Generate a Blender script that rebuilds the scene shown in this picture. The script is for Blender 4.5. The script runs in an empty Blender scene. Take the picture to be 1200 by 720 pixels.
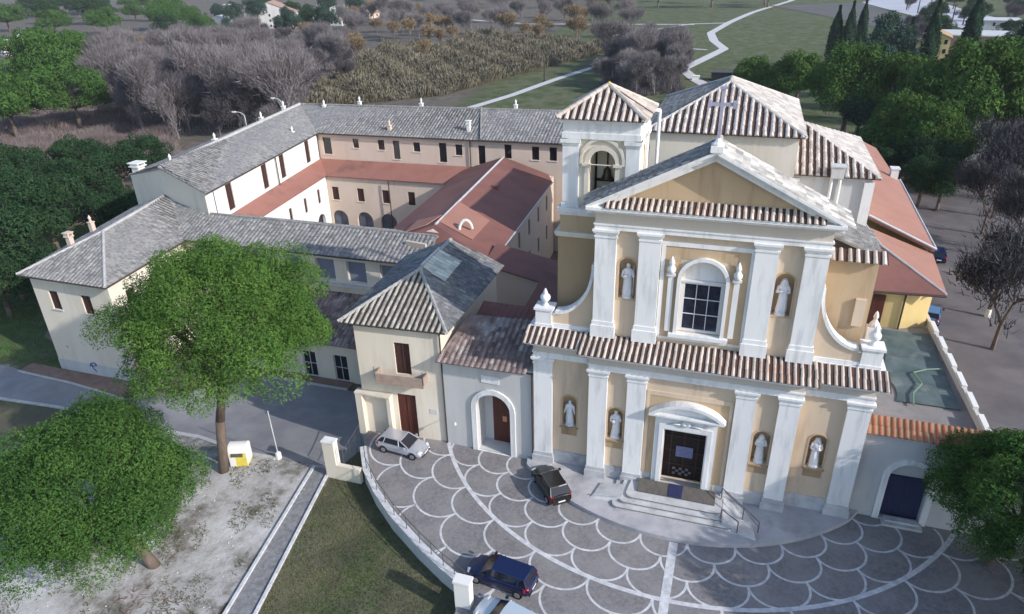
import bpy, bmesh, math, random
import numpy as np
from mathutils import Vector, Matrix
R = math.radians
scn = bpy.context.scene
COL = scn.collection
rng = random.Random(7)

# ------------------------------------------------------------------ camera, sky, sun
cam_d = bpy.data.cameras.new('camera'); cam = bpy.data.objects.new('camera', cam_d); COL.objects.link(cam)
RC = Matrix(((0.95197144, -0.11761676, 0.28269536), (0.30532066, 0.43404794, -0.847574), (-0.02301443, 0.89317898, 0.44911207)))
CAM = Vector((12.109, -40.259, 34.001))
cam.matrix_world = Matrix.Translation(CAM) @ RC.to_4x4()
cam_d.sensor_width = 36; cam_d.lens = 36 * 819.6 / 1200; cam_d.clip_end = 5000; cam_d.clip_start = 0.5
scn.camera = cam
world = bpy.data.worlds.new('World'); scn.world = world; world.use_nodes = True
wt = world.node_tree; bg = wt.nodes['Background']
sky = wt.nodes.new('ShaderNodeTexSky'); sky.sky_type = 'NISHITA'; sky.sun_disc = False
SUN_AZ, SUN_EL = R(-16), R(28)
sky.ozone_density = 2.2; sky.sun_elevation = SUN_EL; sky.sun_rotation = math.atan2(math.cos(SUN_AZ), math.sin(SUN_AZ))
wt.links.new(sky.outputs[0], bg.inputs[0]); bg.inputs[1].default_value = 0.15
sd = Vector((math.cos(SUN_AZ) * math.cos(SUN_EL), math.sin(SUN_AZ) * math.cos(SUN_EL), math.sin(SUN_EL)))
sun_d = bpy.data.lights.new('sun', 'SUN'); sun_d.energy = 2.9; sun_d.angle = R(0.6); sun_d.color = (1, 0.955, 0.91)
sun = bpy.data.objects.new('sun', sun_d); COL.objects.link(sun); sun.rotation_euler = sd.to_track_quat('Z', 'Y').to_euler()
scn.view_settings.view_transform = 'Standard'; scn.view_settings.look = 'None'; scn.view_settings.gamma = 1
scn.view_settings.exposure = 0.62

# ------------------------------------------------------------------ helpers
def ss(t):
    t = min(max(t, 0), 1); return t * t * (3 - 2 * t)
def hgt(x, y):
    t = ((-15 - x) * .5 + (y + 4) * .85) / 14
    a = -1.3 - 1.9 * ss(t)
    e = ss((x - 18) / 7) * (1 - ss((y - 70) / 60))
    return a * (1 - e) - .5 * e
def rise(x, y):
    return 0.9 * math.sin(x * .021 + 1) * math.sin(y * .017) * ss((y - 90) / 120)
def H(x, y):
    return hgt(x, y) + rise(x, y) + ss((y - 250) / 600) * (18 * math.sin(x * .004 + .5) ** 2 + 6) * ss((y - 500) / 500)

class MB:
    def __init__(s): s.v = []; s.f = []; s.r = []
    def add(s, vs, fs, r=None):
        n = len(s.v); s.v += [tuple(p) for p in vs]
        for f in fs: s.f.append([i + n for i in f]); s.r.append(rng.random() if r is None else r)
    def box(s, x0, x1, y0, y1, z0, z1, r=None):
        s.add([(x0, y0, z0), (x1, y0, z0), (x1, y1, z0), (x0, y1, z0), (x0, y0, z1), (x1, y0, z1), (x1, y1, z1), (x0, y1, z1)],
              [(0, 3, 2, 1), (4, 5, 6, 7), (0, 1, 5, 4), (1, 2, 6, 5), (2, 3, 7, 6), (3, 0, 4, 7)], r)
        return s
    def prism(s, poly, z0, z1):
        n = len(poly)
        s.add([(p[0], p[1], z0) for p in poly] + [(p[0], p[1], z1) for p in poly],
              [list(range(n))[::-1], list(range(n, 2 * n))] + [(i, (i + 1) % n, n + (i + 1) % n, n + i) for i in range(n)], .5)
        return s
    def hull2(s, A, B):          # two matching outlines joined, ends closed
        n = len(A); s.add(list(A) + list(B), [list(range(n))[::-1], list(range(n, 2 * n))] + [(i, (i + 1) % n, n + (i + 1) % n, n + i) for i in range(n)], .5); return s
    def tube(s, p0, p1, r0, r1=None, n=8):
        r1 = r0 if r1 is None else r1
        p0 = Vector(p0); p1 = Vector(p1); d = (p1 - p0)
        if d.length < 1e-6: return s
        d.normalize(); a = d.orthogonal().normalized(); b = d.cross(a)
        A = [p0 + (a * math.cos(t) + b * math.sin(t)) * r0 for t in [2 * math.pi * i / n for i in range(n)]]
        B = [p1 + (a * math.cos(t) + b * math.sin(t)) * r1 for t in [2 * math.pi * i / n for i in range(n)]]
        return s.hull2(A, B)
    def path(s, pts, r, n=6):
        for a, b in zip(pts, pts[1:]): s.tube(a, b, r, r, n)
        return s
    def lathe(s, c, prof, n=12, sx=1, sy=1):
        c = Vector(c); rings = []
        vs = []
        for r, z in prof:
            for i in range(n):
                t = 2 * math.pi * i / n; vs.append((c.x + r * math.cos(t) * sx, c.y + r * math.sin(t) * sy, c.z + z))
        fs = []
        for k in range(len(prof) - 1):
            for i in range(n): fs.append((k * n + i, k * n + (i + 1) % n, (k + 1) * n + (i + 1) % n, (k + 1) * n + i))
        fs.append(list(range(n))[::-1]); fs.append([(len(prof) - 1) * n + i for i in range(n)])
        s.add(vs, fs, .5); return s
    def poly(s, pts, r=None): s.add(pts, [list(range(len(pts)))], r); return s

def link(name, mb, mat, off=(0, 0, 0), smooth=False):
    me = bpy.data.meshes.new(name)
    o3 = Vector(off)
    me.from_pydata([(x - o3.x, y - o3.y, z - o3.z) for x, y, z in mb.v], [], mb.f)
    if len(mb.r) == len(me.polygons):
        at = me.attributes.new('rnd', 'FLOAT', 'FACE'); at.data.foreach_set('value', mb.r)
    if smooth: me.polygons.foreach_set('use_smooth', [True] * len(me.polygons))
    me.materials.append(mat)
    o = bpy.data.objects.new(name, me); COL.objects.link(o); return o
def thing(name, label, cat, loc, group=None):
    o = bpy.data.objects.new(name, None); COL.objects.link(o); o.location = loc; o.empty_display_size = .2
    o['label'] = label; o['category'] = cat
    if group: o['group'] = group
    return o
def rootloc(o):
    while o.parent: o = o.parent
    return tuple(o.location)
def part(name, mb, mat, parent, label=None, smooth=False, local=False):
    o = link(name, mb, mat, (0, 0, 0) if local else rootloc(parent), smooth); o.parent = parent
    if label: o['label'] = label
    return o
def struct(name, mb, mat, kind='structure'):
    o = link(name, mb, mat); o['kind'] = kind; return o
def single(name, mb, mat, label, cat, loc=(0, 0, 0), group=None, smooth=False):
    o = link(name, mb, mat, loc, smooth); o.location = loc; o['label'] = label; o['category'] = cat
    if group: o['group'] = group
    return o
def copy_tree(o, parent=None):
    c = o.copy(); COL.objects.link(c); c.parent = parent
    for ch in [x for x in o.children]: copy_tree(ch, c)
    return c
def cut(obj, cutters):
    if not cutters: return
    mb = MB()
    for c in cutters: mb.add(c.v, c.f, .5)
    tmp = link('cutter', mb, obj.data.materials[0], (0, 0, 0))
    for o in (tmp, obj):
        bm = bmesh.new(); bm.from_mesh(o.data); bmesh.ops.recalc_face_normals(bm, faces=bm.faces); bm.to_mesh(o.data); bm.free()
    tmp.matrix_world = Matrix.Translation(-Vector(rootloc(obj)) if obj.parent else Vector((0, 0, 0)))
    par = obj.parent; obj.parent = None
    m = obj.modifiers.new('b', 'BOOLEAN'); m.operation = 'DIFFERENCE'; m.solver = 'EXACT'; m.object = tmp; m.use_self = True
    bpy.context.view_layer.update()
    ev = obj.evaluated_get(bpy.context.evaluated_depsgraph_get())
    me = bpy.data.meshes.new_from_object(ev)
    obj.modifiers.clear(); obj.data = me; obj.parent = par
    bpy.data.objects.remove(tmp)

def ray_ground(px, py, z=-3.2):
    d = RC @ Vector((px - 600, -(py - 360), -819.6)); t = (z - CAM.z) / d.z; return CAM.x + d.x * t, CAM.y + d.y * t
# ------------------------------------------------------------------ materials
def mat(name, c1, c2=None, scale=1.0, rough=.85, bump=0.0, stretch=(1, 1, 1), metal=0, spec=.3, c3=None, s3=.15, t3=(.55, .7), rnd=0, bscale=None, emit=None):
    m = bpy.data.materials.new(name); m.use_nodes = True; nt = m.node_tree; b = nt.nodes['Principled BSDF']
    b.inputs['Roughness'].default_value = rough; b.inputs['Metallic'].default_value = metal
    b.inputs['Specular IOR Level'].default_value = spec
    if c2 is None:
        b.inputs['Base Color'].default_value = (*c1, 1); return m
    tc = nt.nodes.new('ShaderNodeNewGeometry'); mp = nt.nodes.new('ShaderNodeMapping'); mp.inputs['Scale'].default_value = stretch
    nt.links.new(tc.outputs['Position'], mp.inputs['Vector'])
    def noise(sc, det=5):
        n = nt.nodes.new('ShaderNodeTexNoise'); n.inputs['Scale'].default_value = sc; n.inputs['Detail'].default_value = det; n.inputs['Roughness'].default_value = .62
        nt.links.new(mp.outputs[0], n.inputs['Vector']); return n
    n = noise(scale); r = nt.nodes.new('ShaderNodeValToRGB'); r.color_ramp.elements[0].position = .32; r.color_ramp.elements[1].position = .68
    r.color_ramp.elements[0].color = (*c1, 1); r.color_ramp.elements[1].color = (*c2, 1)
    nt.links.new(n.outputs[0], r.inputs[0]); out = r.outputs[0]
    if c3:
        n3 = noise(s3, 6)
        if stretch[2] < 1 and stretch[0] == 1:
            mp3 = nt.nodes.new('ShaderNodeMapping'); mp3.inputs['Scale'].default_value = (1.6, 1.6, .22); nt.links.new(tc.outputs['Position'], mp3.inputs['Vector']); nt.links.new(mp3.outputs[0], n3.inputs['Vector'])
        r3 = nt.nodes.new('ShaderNodeValToRGB'); r3.color_ramp.elements[0].position = t3[0]; r3.color_ramp.elements[1].position = t3[1]
        nt.links.new(n3.outputs[0], r3.inputs[0]); mx = nt.nodes.new('ShaderNodeMixRGB'); nt.links.new(r3.outputs[0], mx.inputs[0])
        nt.links.new(out, mx.inputs[1]); mx.inputs[2].default_value = (*c3, 1); out = mx.outputs[0]
    if rnd:
        a = nt.nodes.new('ShaderNodeAttribute'); a.attribute_name = 'rnd'; mr = nt.nodes.new('ShaderNodeMapRange')
        mr.inputs[3].default_value = 1 - rnd; mr.inputs[4].default_value = 1 + rnd; nt.links.new(a.outputs['Fac'], mr.inputs[0])
        vm = nt.nodes.new('ShaderNodeVectorMath'); vm.operation = 'SCALE'; nt.links.new(out, vm.inputs[0]); nt.links.new(mr.outputs[0], vm.inputs['Scale']); out = vm.outputs[0]
    nt.links.new(out, b.inputs['Base Color'])
    if bump:
        nb = noise(bscale or scale * 4, 4); bp = nt.nodes.new('ShaderNodeBump'); bp.inputs['Strength'].default_value = bump; bp.inputs['Distance'].default_value = .05
        nt.links.new(nb.outputs[0], bp.inputs['Height']); nt.links.new(bp.outputs[0], b.inputs['Normal'])
    return m
def leafmat(name, c1, c2, scale=.6):
    m = mat(name, c1, c2, scale, rough=.85, rnd=.34, spec=.04)
    return m
P_pale = mat('pale_plaster', (.56, .49, .41), (.62, .55, .47), .4, bump=.1, bscale=8, stretch=(1, 1, .35), c3=(.45, .39, .32), s3=.6, t3=(.6, .85))
P_peach = mat('peach_plaster', (.62, .485, .35), (.68, .55, .41), .35, bump=.12, bscale=8, stretch=(1, 1, .35), c3=(.42, .33, .25), s3=.9, t3=(.52, .82))
P_ochre = mat('ochre_plaster', (.50, .36, .22), (.56, .415, .265), .4, bump=.12, bscale=8, stretch=(1, 1, .4), c3=(.34, .23, .14), s3=.9, t3=(.52, .82))
P_white = mat('white_stucco', (.76, .755, .745), (.83, .82, .80), .5, bump=.1, bscale=9, stretch=(1, 1, .3), c3=(.46, .46, .47), s3=1.1, t3=(.5, .82))
P_marble = mat('grey_marble', (.42, .42, .43), (.6, .6, .6), .9, rough=.6, bump=.1, c3=(.3, .3, .31), s3=.5)
P_cream = mat('cream_plaster', (.68, .61, .50), (.76, .69, .58), .3, bump=.1, bscale=7, stretch=(1, 1, .3), c3=(.54, .49, .42), s3=.6, t3=(.52, .82))
P_court = mat('courtyard_plaster', (.60, .48, .39), (.67, .55, .45), .3, bump=.1, bscale=7, stretch=(1, 1, .3), c3=(.47, .38, .31), s3=.4, t3=(.6, .85))
P_bright = mat('white_plaster', (.74, .72, .68), (.8, .78, .74), .3, bump=.08, bscale=7, stretch=(1, 1, .3))
P_grey = mat('grey_plaster', (.51, .505, .50), (.60, .595, .585), .3, bump=.1, bscale=7, stretch=(1, 1, .3), c3=(.42, .41, .40), s3=.6, t3=(.52, .82))
P_brown = mat('brown_plaster', (.36, .25, .15), (.42, .30, .18), .4, bump=.12, stretch=(1, 1, .3), c3=(.25, .17, .10), s3=.4)
P_yellow = mat('yellow_plaster', (.62, .47, .20), (.70, .54, .25), .4, bump=.1, stretch=(1, 1, .3))
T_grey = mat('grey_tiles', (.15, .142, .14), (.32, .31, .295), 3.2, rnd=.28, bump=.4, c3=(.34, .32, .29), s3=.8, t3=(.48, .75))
T_dark = mat('dark_grey_tiles', (.11, .11, .118), (.235, .235, .24), 3.0, rnd=.28, bump=.3, c3=(.32, .32, .27), s3=.3, t3=(.5, .75))
T_buff = mat('buff_tiles', (.45, .41, .37), (.58, .54, .50), .9, rnd=.22, bump=.25, c3=(.33, .28, .25), s3=.6, t3=(.55, .75))
T_cornice = mat('cornice_tiles', (.45, .395, .345), (.60, .54, .475), .9, rnd=.22, bump=.2, c3=(.42, .27, .20), s3=.35, t3=(.56, .7))
T_gap = mat('tile_channel', (.06, .035, .03), (.12, .06, .045), 1.2, rnd=.3, bump=.2)
T_brown = mat('brown_tiles', (.16, .12, .11), (.30, .23, .21), 1.0, rnd=.5, bump=.3, c3=(.36, .33, .31), s3=.5)
T_red = mat('red_roofing', (.20, .088, .072), (.25, .112, .09), .25, rough=.8, bump=.35, bscale=5, c3=(.16, .078, .068), s3=.12, t3=(.5, .7), rnd=.05)
T_gal = mat('gallery_roofing', (.28, .125, .095), (.34, .16, .125), .3, rough=.8, bump=.3, bscale=5, rnd=.08, c3=(.22, .11, .09), s3=.3)
T_redl = mat('new_red_roofing', (.34, .165, .12), (.38, .19, .14), .4, rough=.8, bump=.1, rnd=.1)
T_terra = mat('terracotta_roofing', (.33, .165, .125), (.385, .20, .15), .3, rough=.85, bump=.12, rnd=.12, c3=(.29, .155, .12), s3=.3)
M_glass = mat('dark_glass', (.012, .014, .022), rough=.12, spec=.6)
M_shut = mat('brown_shutter', (.05, .022, .018), (.075, .035, .03), 3, rough=.6, stretch=(1, 1, 6))
M_door = mat('brown_door', (.07, .02, .015), (.11, .035, .025), 2, rough=.5, stretch=(4, 4, .4))
M_blue = mat('blue_door', (.02, .025, .07), (.03, .035, .09), 2, rough=.5, stretch=(4, 4, .4))
M_dark = mat('dark_interior', (.012, .010, .012), (.03, .022, .02), 1.5)
M_frame = mat('white_frame', (.68, .68, .68))
M_gut = mat('dark_gutter', (.06, .045, .04), rough=.5)
M_metal = mat('grey_metal', (.2, .2, .21), rough=.45, metal=.7)
M_stone = mat('white_statue_stone', (.74, .74, .77), (.83, .83, .85), 3, bump=.2, c3=(.55, .55, .58), s3=1.5)
M_lead = mat('lead_flashing', (.42, .43, .45), (.55, .56, .58), 1, rough=.5)
M_bronze = mat('bell_bronze', (.10, .08, .05), rough=.4, metal=.8)
M_wood = mat('wood_grey', (.16, .14, .12), (.24, .21, .18), 2)
M_bark = mat('bark', (.10, .075, .06), (.17, .13, .11), 2.5, bump=.5, stretch=(1, 1, .3))
M_bark2 = mat('grey_bark', (.14, .12, .12), (.22, .19, .19), 2.5, bump=.4)
L_pine = leafmat('pine_needles', (.050, .115, .024), (.095, .175, .038))
L_pine2 = leafmat('bushy_leaves', (.035, .09, .022), (.072, .14, .032))
L_dark = leafmat('dark_leaves', (.018, .045, .02), (.035, .07, .03))
L_mid = leafmat('mid_leaves', (.045, .10, .024), (.085, .145, .034), .2)
L_cyp = leafmat('cypress_leaves', (.016, .04, .024), (.03, .06, .032))
L_blue = leafmat('blue_green_leaves', (.03, .06, .045), (.05, .085, .06))
L_bare = leafmat('bare_twigs', (.15, .135, .14), (.24, .215, .215), .1)
L_street = leafmat('street_tree_twigs', (.045, .045, .052), (.08, .078, .085), .1)
L_bared = leafmat('dark_twigs', (.08, .072, .08), (.13, .115, .125), .1)
L_ochre = leafmat('ochre_leaves', (.20, .145, .085), (.27, .20, .12), .2)
L_reed = leafmat('dry_reed', (.13, .115, .08), (.225, .20, .145), .08)
L_brush = leafmat('dry_brush', (.16, .125, .12), (.24, .19, .18), .08)

# ------------------------------------------------------------------ geometry makers
class Plane:
    def __init__(s, a, b, out):      # a->b along the wall, out=+1: outward normal to the right of a->b
        a = Vector((a[0], a[1])); b = Vector((b[0], b[1])); s.o = a; s.t = (b - a).normalized(); s.L = (b - a).length
        s.n = Vector((s.t.y, -s.t.x)) * out
    def p(s, u, z, d=0): q = s.o + s.t * u + s.n * d; return (q.x, q.y, z)
def rect(u, z, w, h): return [(u - w / 2, z), (u + w / 2, z), (u + w / 2, z + h), (u - w / 2, z + h)]
def arch(u, z, w, h, n=12):
    r = w / 2; zs = z + h - r
    return [(u - r, z), (u + r, z)] + [(u + r * math.cos(math.pi * i / n), zs + r * math.sin(math.pi * i / n)) for i in range(n + 1)]
def grow(o, g):
    cx = sum(p[0] for p in o) / len(o); cz = sum(p[1] for p in o) / len(o); w = max(p[0] for p in o) - min(p[0] for p in o); h = max(p[1] for p in o) - min(p[1] for p in o)
    mx = (max(p[0] for p in o) + min(p[0] for p in o)) / 2; mz = (max(p[1] for p in o) + min(p[1] for p in o)) / 2
    return [(mx + (p[0] - mx) * (w + 2 * g) / w, mz + (p[1] - mz) * (h + 2 * g) / h) for p in o]
def slab(mb, pl, out, d0, d1): mb.hull2([pl.p(u, z, d0) for u, z in out], [pl.p(u, z, d1) for u, z in out]); return mb
def ring(mb, pl, o, i, d0, d1):
    n = len(o); v = [pl.p(u, z, d) for d in (d0, d1) for q in (o, i) for u, z in q]; f = []
    for k in range(n):
        j = (k + 1) % n
        f += [(k, j, n + j, n + k), (2 * n + k, 2 * n + j, 3 * n + j, 3 * n + k), (k, j, 2 * n + j, 2 * n + k), (n + k, n + j, 3 * n + j, 3 * n + k)]
    mb.add(v, f, .5); return mb
def window(par, cutters, pl, u, z, w, h, style='glass', archd=False, depth=.22, surround=None, sill=True, name='window', mull=(1, 1), fmat=None, pmat=None, smat=None):
    out = arch(u, z, w, h) if archd else rect(u, z, w, h)
    c = MB(); slab(c, pl, out, .15, -depth); cutters.append(c)
    m = MB(); fw = .07; inn = grow(out, -fw); ring(m, pl, grow(out, -.004), inn, -depth + .01, -depth + .09)
    for i in range(1, mull[0] + 1):
        if mull[0] >= 1: uu = u - w / 2 + w * i / (mull[0] + 1); slab(m, pl, rect(uu, z + fw, .05, h - 2 * fw - (w * .15 if archd else 0)), -depth + .02, -depth + .08)
    for i in range(1, mull[1] + 1): zz = z + h * i / (mull[1] + 1); slab(m, pl, rect(u, zz, w - 2 * fw, .05), -depth + .02, -depth + .078)
    fo = part(name, m, fmat or (M_shut if style == 'shut' else M_frame), par)
    p_ = MB(); slab(p_, pl, grow(out, -.02), -depth + .004, -depth + .03)
    part('shutter' if style == 'shut' else 'pane', p_, pmat or (M_shut if style == 'shut' else M_glass), fo)
    if sill: s_ = MB(); slab(s_, pl, rect(u, z - .09, w + .24, .085), -.02, .1); part('sill', s_, smat or P_grey, fo)
    if surround: s_ = MB(); ring(s_, pl, grow(out, surround), grow(out, .003), -.02, .06); part('surround', s_, P_white, fo)
    return fo

def roofpoly(mb, pts, eave=(0, 1), sp=.45, rad=.17, seg=.55, thick=.14, ribs=None, hg=None):
    """tiled slope: a thick slab with barrel tiles laid in rows down the slope; ribs may go to another builder"""
    P = [Vector(p) for p in pts]
    n = Vector((0, 0, 0))
    for i in range(len(P)): n += P[i].cross(P[(i + 1) % len(P)])
    n.normalize()
    if n.z < 0: P = P[::-1]; n = -n; k = len(P); eave = (k - 1 - eave[0], k - 1 - eave[1])
    mb.hull2([p - n * thick for p in P], P)
    rb = ribs if ribs is not None else mb
    if rad <= 0: return
    hg = hg if hg is not None else (.42 if ribs is None else .85)
    o = P[eave[0]]; u = (P[eave[1]] - o).normalized(); v = n.cross(u)
    if v.z < 0: u = -u; v = -v
    q = [((p - o).dot(u), (p - o).dot(v)) for p in P]
    u0 = min(a for a, b in q); u1 = max(a for a, b in q); k = max(1, int((u1 - u0) / sp)); st = (u1 - u0) / k
    for i in range(k):
        uu = u0 + st * (i + .5); hits = []
        for a in range(len(q)):
            (ax, ay), (bx, by) = q[a], q[(a + 1) % len(q)]
            if (ax - uu) * (bx - uu) < 0: hits.append(ay + (by - ay) * (uu - ax) / (bx - ax))
        if len(hits) < 2: continue
        v0, v1 = min(hits), max(hits); L = v1 - v0
        if L < .1: continue
        v0 -= .04
        ns = max(1, int(L / seg)); ds = (v1 - v0) / ns
        for j in range(ns):
            ra = rad * (1 + rng.uniform(-.04, .04)); rb_ = ra * .86; jit = rng.uniform(-.02, .02); A = []; B = []
            for t in range(5):
                th = math.pi * t / 4; cs, sn = math.cos(th), math.sin(th)
                A.append(o + u * (uu + jit + ra * cs) + v * (v0 + j * ds - .03) + n * (ra * hg * sn + .015)); B.append(o + u * (uu + jit + rb_ * cs) + v * (v0 + (j + 1) * ds) + n * (rb_ * hg * sn))
            rr = rng.random()
            rb.add(A + B, [(t, t + 1, 6 + t, 5 + t) for t in range(4)] + [(4, 3, 2, 1, 0)], rr)
def caps(mb, a, b, r=.16):
    a = Vector(a); b = Vector(b); n = max(1, int((b - a).length / .5))
    for i in range(n): mb.tube(a.lerp(b, i / n) + Vector((0, 0, .02)), a.lerp(b, (i + 1) / n + .002) + Vector((0, 0, .02)), r * 1.08, r * .92, 7)
def flashline(mb, a, b, r=.09): mb.tube(a, b, r, r, 6)
def chimney(par, x, y, z, w=.55, h=1.0, cap='hood', smat=P_bright):
    m = MB(); m.box(x - w / 2, x + w / 2, y - w / 2, y + w / 2, z - .8, z + h)
    c = part('chimney', m, smat, par)
    t = MB()
    if cap == 'hood':
        t.box(x - w * .65, x + w * .65, y - w * .65, y + w * .65, z + h, z + h + .08); t.lathe((x, y, z + h + .08), [(w * .3, 0), (w * .28, .35), (w * .42, .4), (w * .05, .75)], 8)
    else:
        t.box(x - w * .7, x + w * .7, y - w * .7, y + w * .7, z + h, z + h + .1)
        for s_ in (-1, 1): t.box(x - w * .6, x + w * .6, y + s_ * w * .5 - .06, y + s_ * w * .5 + .06, z + h + .1, z + h + .4)
        t.box(x - w * .75, x + w * .75, y - w * .75, y + w * .75, z + h + .4, z + h + .5)
    part('chimney_cap', t, smat, c)
    return c

# ------------------------------------------------------------------ ground
def grid_axis(lo, hi, near0, near1, fine, coarse):
    a = []; x = lo
    while x < hi:
        a.append(x); d = 0 if near0 <= x <= near1 else min(abs(x - near0), abs(x - near1)); x += min(coarse, fine + d * .05)
    a.append(hi); return a
gx = grid_axis(-1500, 1500, -75, 60, .9, 28); gy = grid_axis(-120, 2500, -30, 40, .9, 28)
gv = []; gc = []
def blob(x, y, cx, cy, rx, ry): return ss(1.6 - math.hypot((x - cx) / rx, (y - cy) / ry) * 1.0)
PZ = (10.6, 10.2)
def in_piazza(x, y): return (math.hypot(x - 11, y - 10) < 25.2 and y < 3)
for y in gy:
    for x in gx:
        z = H(x, y)
        gv.append((x, y, z))
        # r: green grass   g: pale dry dirt   b: brown scrub floor
        r = .3; g = 0; b = .5
        if y < 8 and -36 < x < -14: g = .95; r = .1; b = .1
        if -60 < x < -34 and y < 4: r = .55; g = .35; b = .1
        if -14.8 < x < 5 and y < 0: r = .60; g = .1; b = .35
        if x < -50 and y > 3.5 and y < 40: r = 1; b = 0
        if y > 100:
            k = ss((x + 75 + (y - 130) * .12) / 25); r = .2 + .75 * k; b = .6 * (1 - k)
        if x > 24 and y < 110: r = .15; b = .7
        gc.append((r, g, b, 1))
nx_ = len(gx); mb = MB(); mb.v = gv; mb.f = [(j * nx_ + i, j * nx_ + i + 1, (j + 1) * nx_ + i + 1, (j + 1) * nx_ + i) for j in range(len(gy) - 1) for i in range(nx_ - 1)]; mb.r = []
def ground_mat():
    m = bpy.data.materials.new('ground_cover'); m.use_nodes = True; nt = m.node_tree; b = nt.nodes['Principled BSDF']; b.inputs['Roughness'].default_value = .95; b.inputs['Specular IOR Level'].default_value = .1
    g = nt.nodes.new('ShaderNodeNewGeometry')
    def noise(sc, det=6, rgh=.65):
        n = nt.nodes.new('ShaderNodeTexNoise'); n.inputs['Scale'].default_value = sc; n.inputs['Detail'].default_value = det; n.inputs['Roughness'].default_value = rgh; nt.links.new(g.outputs['Position'], n.inputs['Vector']); return n
    def ramp(src, stops):
        r = nt.nodes.new('ShaderNodeValToRGB'); e = r.color_ramp.elements
        e[0].position = stops[0][0]; e[0].color = (*stops[0][1], 1); e[1].position = stops[-1][0]; e[1].color = (*stops[-1][1], 1)
        for p, c in stops[1:-1]: k = e.new(p); k.color = (*c, 1)
        nt.links.new(src.outputs[0], r.inputs[0]); return r
    at = nt.nodes.new('ShaderNodeAttribute'); at.attribute_name = 'cover'; sep = nt.nodes.new('ShaderNodeSeparateColor'); nt.links.new(at.outputs['Color'], sep.inputs[0])
    nA = noise(.45, 8, .7); nB = noise(2.2, 6, .7); nC = noise(.07, 4)
    nD = noise(.22, 8, .75)
    grass = ramp(nD, [(.32, (.05, .075, .025)), (.45, (.085, .105, .045)), (.56, (.13, .135, .075)), (.7, (.17, .155, .11))])
    dirt = ramp(nD, [(.36, (.10, .095, .065)), (.43, (.22, .205, .18)), (.5, (.40, .385, .37)), (.62, (.56, .55, .54))])
    scrub = ramp(nA, [(.3, (.085, .075, .06)), (.5, (.14, .12, .10)), (.7, (.21, .18, .15))])
    def thr(ch, n, k=3.0):
        a = nt.nodes.new('ShaderNodeMath'); a.operation = 'ADD'; nt.links.new(sep.outputs[ch], a.inputs[0]); nt.links.new(n.outputs[0], a.inputs[1])
        s = nt.nodes.new('ShaderNodeMath'); s.operation = 'SUBTRACT'; nt.links.new(a.outputs[0], s.inputs[0]); s.inputs[1].default_value = .92
        q = nt.nodes.new('ShaderNodeMath'); q.operation = 'MULTIPLY'; q.use_clamp = True; nt.links.new(s.outputs[0], q.inputs[0]); q.inputs[1].default_value = k; return q
    m1 = nt.nodes.new('ShaderNodeMixRGB'); nt.links.new(thr(0, nA, 4).outputs[0], m1.inputs[0]); nt.links.new(scrub.outputs[0], m1.inputs[1]); nt.links.new(grass.outputs[0], m1.inputs[2])
    m2 = nt.nodes.new('ShaderNodeMixRGB'); nt.links.new(thr(1, nA, 5).outputs[0], m2.inputs[0]); nt.links.new(m1.outputs[0], m2.inputs[1]); nt.links.new(dirt.outputs[0], m2.inputs[2])
    nt.links.new(m2.outputs[0], b.inputs['Base Color'])
    bp = nt.nodes.new('ShaderNodeBump'); bp.inputs['Strength'].default_value = .5; bp.inputs['Distance'].default_value = .15; nt.links.new(nB.outputs[0], bp.inputs['Height']); nt.links.new(bp.outputs[0], b.inputs['Normal'])
    return m
gme = struct('ground', mb, ground_mat())
ca = gme.data.color_attributes.new('cover', 'FLOAT_COLOR', 'POINT'); ca.data.foreach_set('color', np.array(gc, dtype=np.float32).ravel())
gme.data.polygons.foreach_set('use_smooth', [True] * len(gme.data.polygons))

def loft(name, A, B, m, lift=.03, nu=60, nv=4, kind='structure'):
    def samp(pl, t):
        L = [0]
        for a, b in zip(pl, pl[1:]): L.append(L[-1] + math.hypot(a[0] - b[0], a[1] - b[1]))
        d = t * L[-1]
        for i in range(len(pl) - 1):
            if d <= L[i + 1] + 1e-6:
                k = (d - L[i]) / max(1e-6, L[i + 1] - L[i]); return (pl[i][0] + (pl[i + 1][0] - pl[i][0]) * k, pl[i][1] + (pl[i + 1][1] - pl[i][1]) * k)
        return pl[-1]
    mb = MB(); vs = []
    for i in range(nu + 1):
        a = samp(A, i / nu); b = samp(B, i / nu)
        for j in range(nv + 1):
            x = a[0] + (b[0] - a[0]) * j / nv; y = a[1] + (b[1] - a[1]) * j / nv; vs.append((x, y, H(x, y) + lift))
    mb.add(vs, [(i * (nv + 1) + j, i * (nv + 1) + j + 1, (i + 1) * (nv + 1) + j + 1, (i + 1) * (nv + 1) + j) for i in range(nu) for j in range(nv)], .5)
    return struct(name, mb, m, kind)
def ribbon(name, pts, w, m, lift=.05, nu=80):
    A = []; B = []
    for i, p in enumerate(pts):
        q0 = Vector(pts[max(0, i - 1)]); q1 = Vector(pts[min(len(pts) - 1, i + 1)]); t = (q1 - q0).normalized(); n = Vector((-t.y, t.x)) * w / 2
        A.append((p[0] + n.x, p[1] + n.y)); B.append((p[0] - n.x, p[1] - n.y))
    return loft(name, A, B, m, lift, nu, 1)
M_asph = mat('asphalt', (.22, .22, .228), (.28, .275, .285), .5, bump=.3, bscale=30, c3=(.35, .345, .345), s3=.18, t3=(.5, .75))
M_asph2 = mat('street_asphalt', (.11, .10, .105), (.16, .145, .15), .3, bump=.3, bscale=25, c3=(.20, .18, .175), s3=.12)
M_path = mat('pale_path', (.50, .48, .47), (.62, .60, .59), 1.5)
M_curb = mat('kerb_stone', (.42, .41, .39), (.55, .54, .52), 2)
M_brick = mat('brick_paving', (.20, .13, .10), (.28, .19, .15), 1.2, bump=.2)
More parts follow.
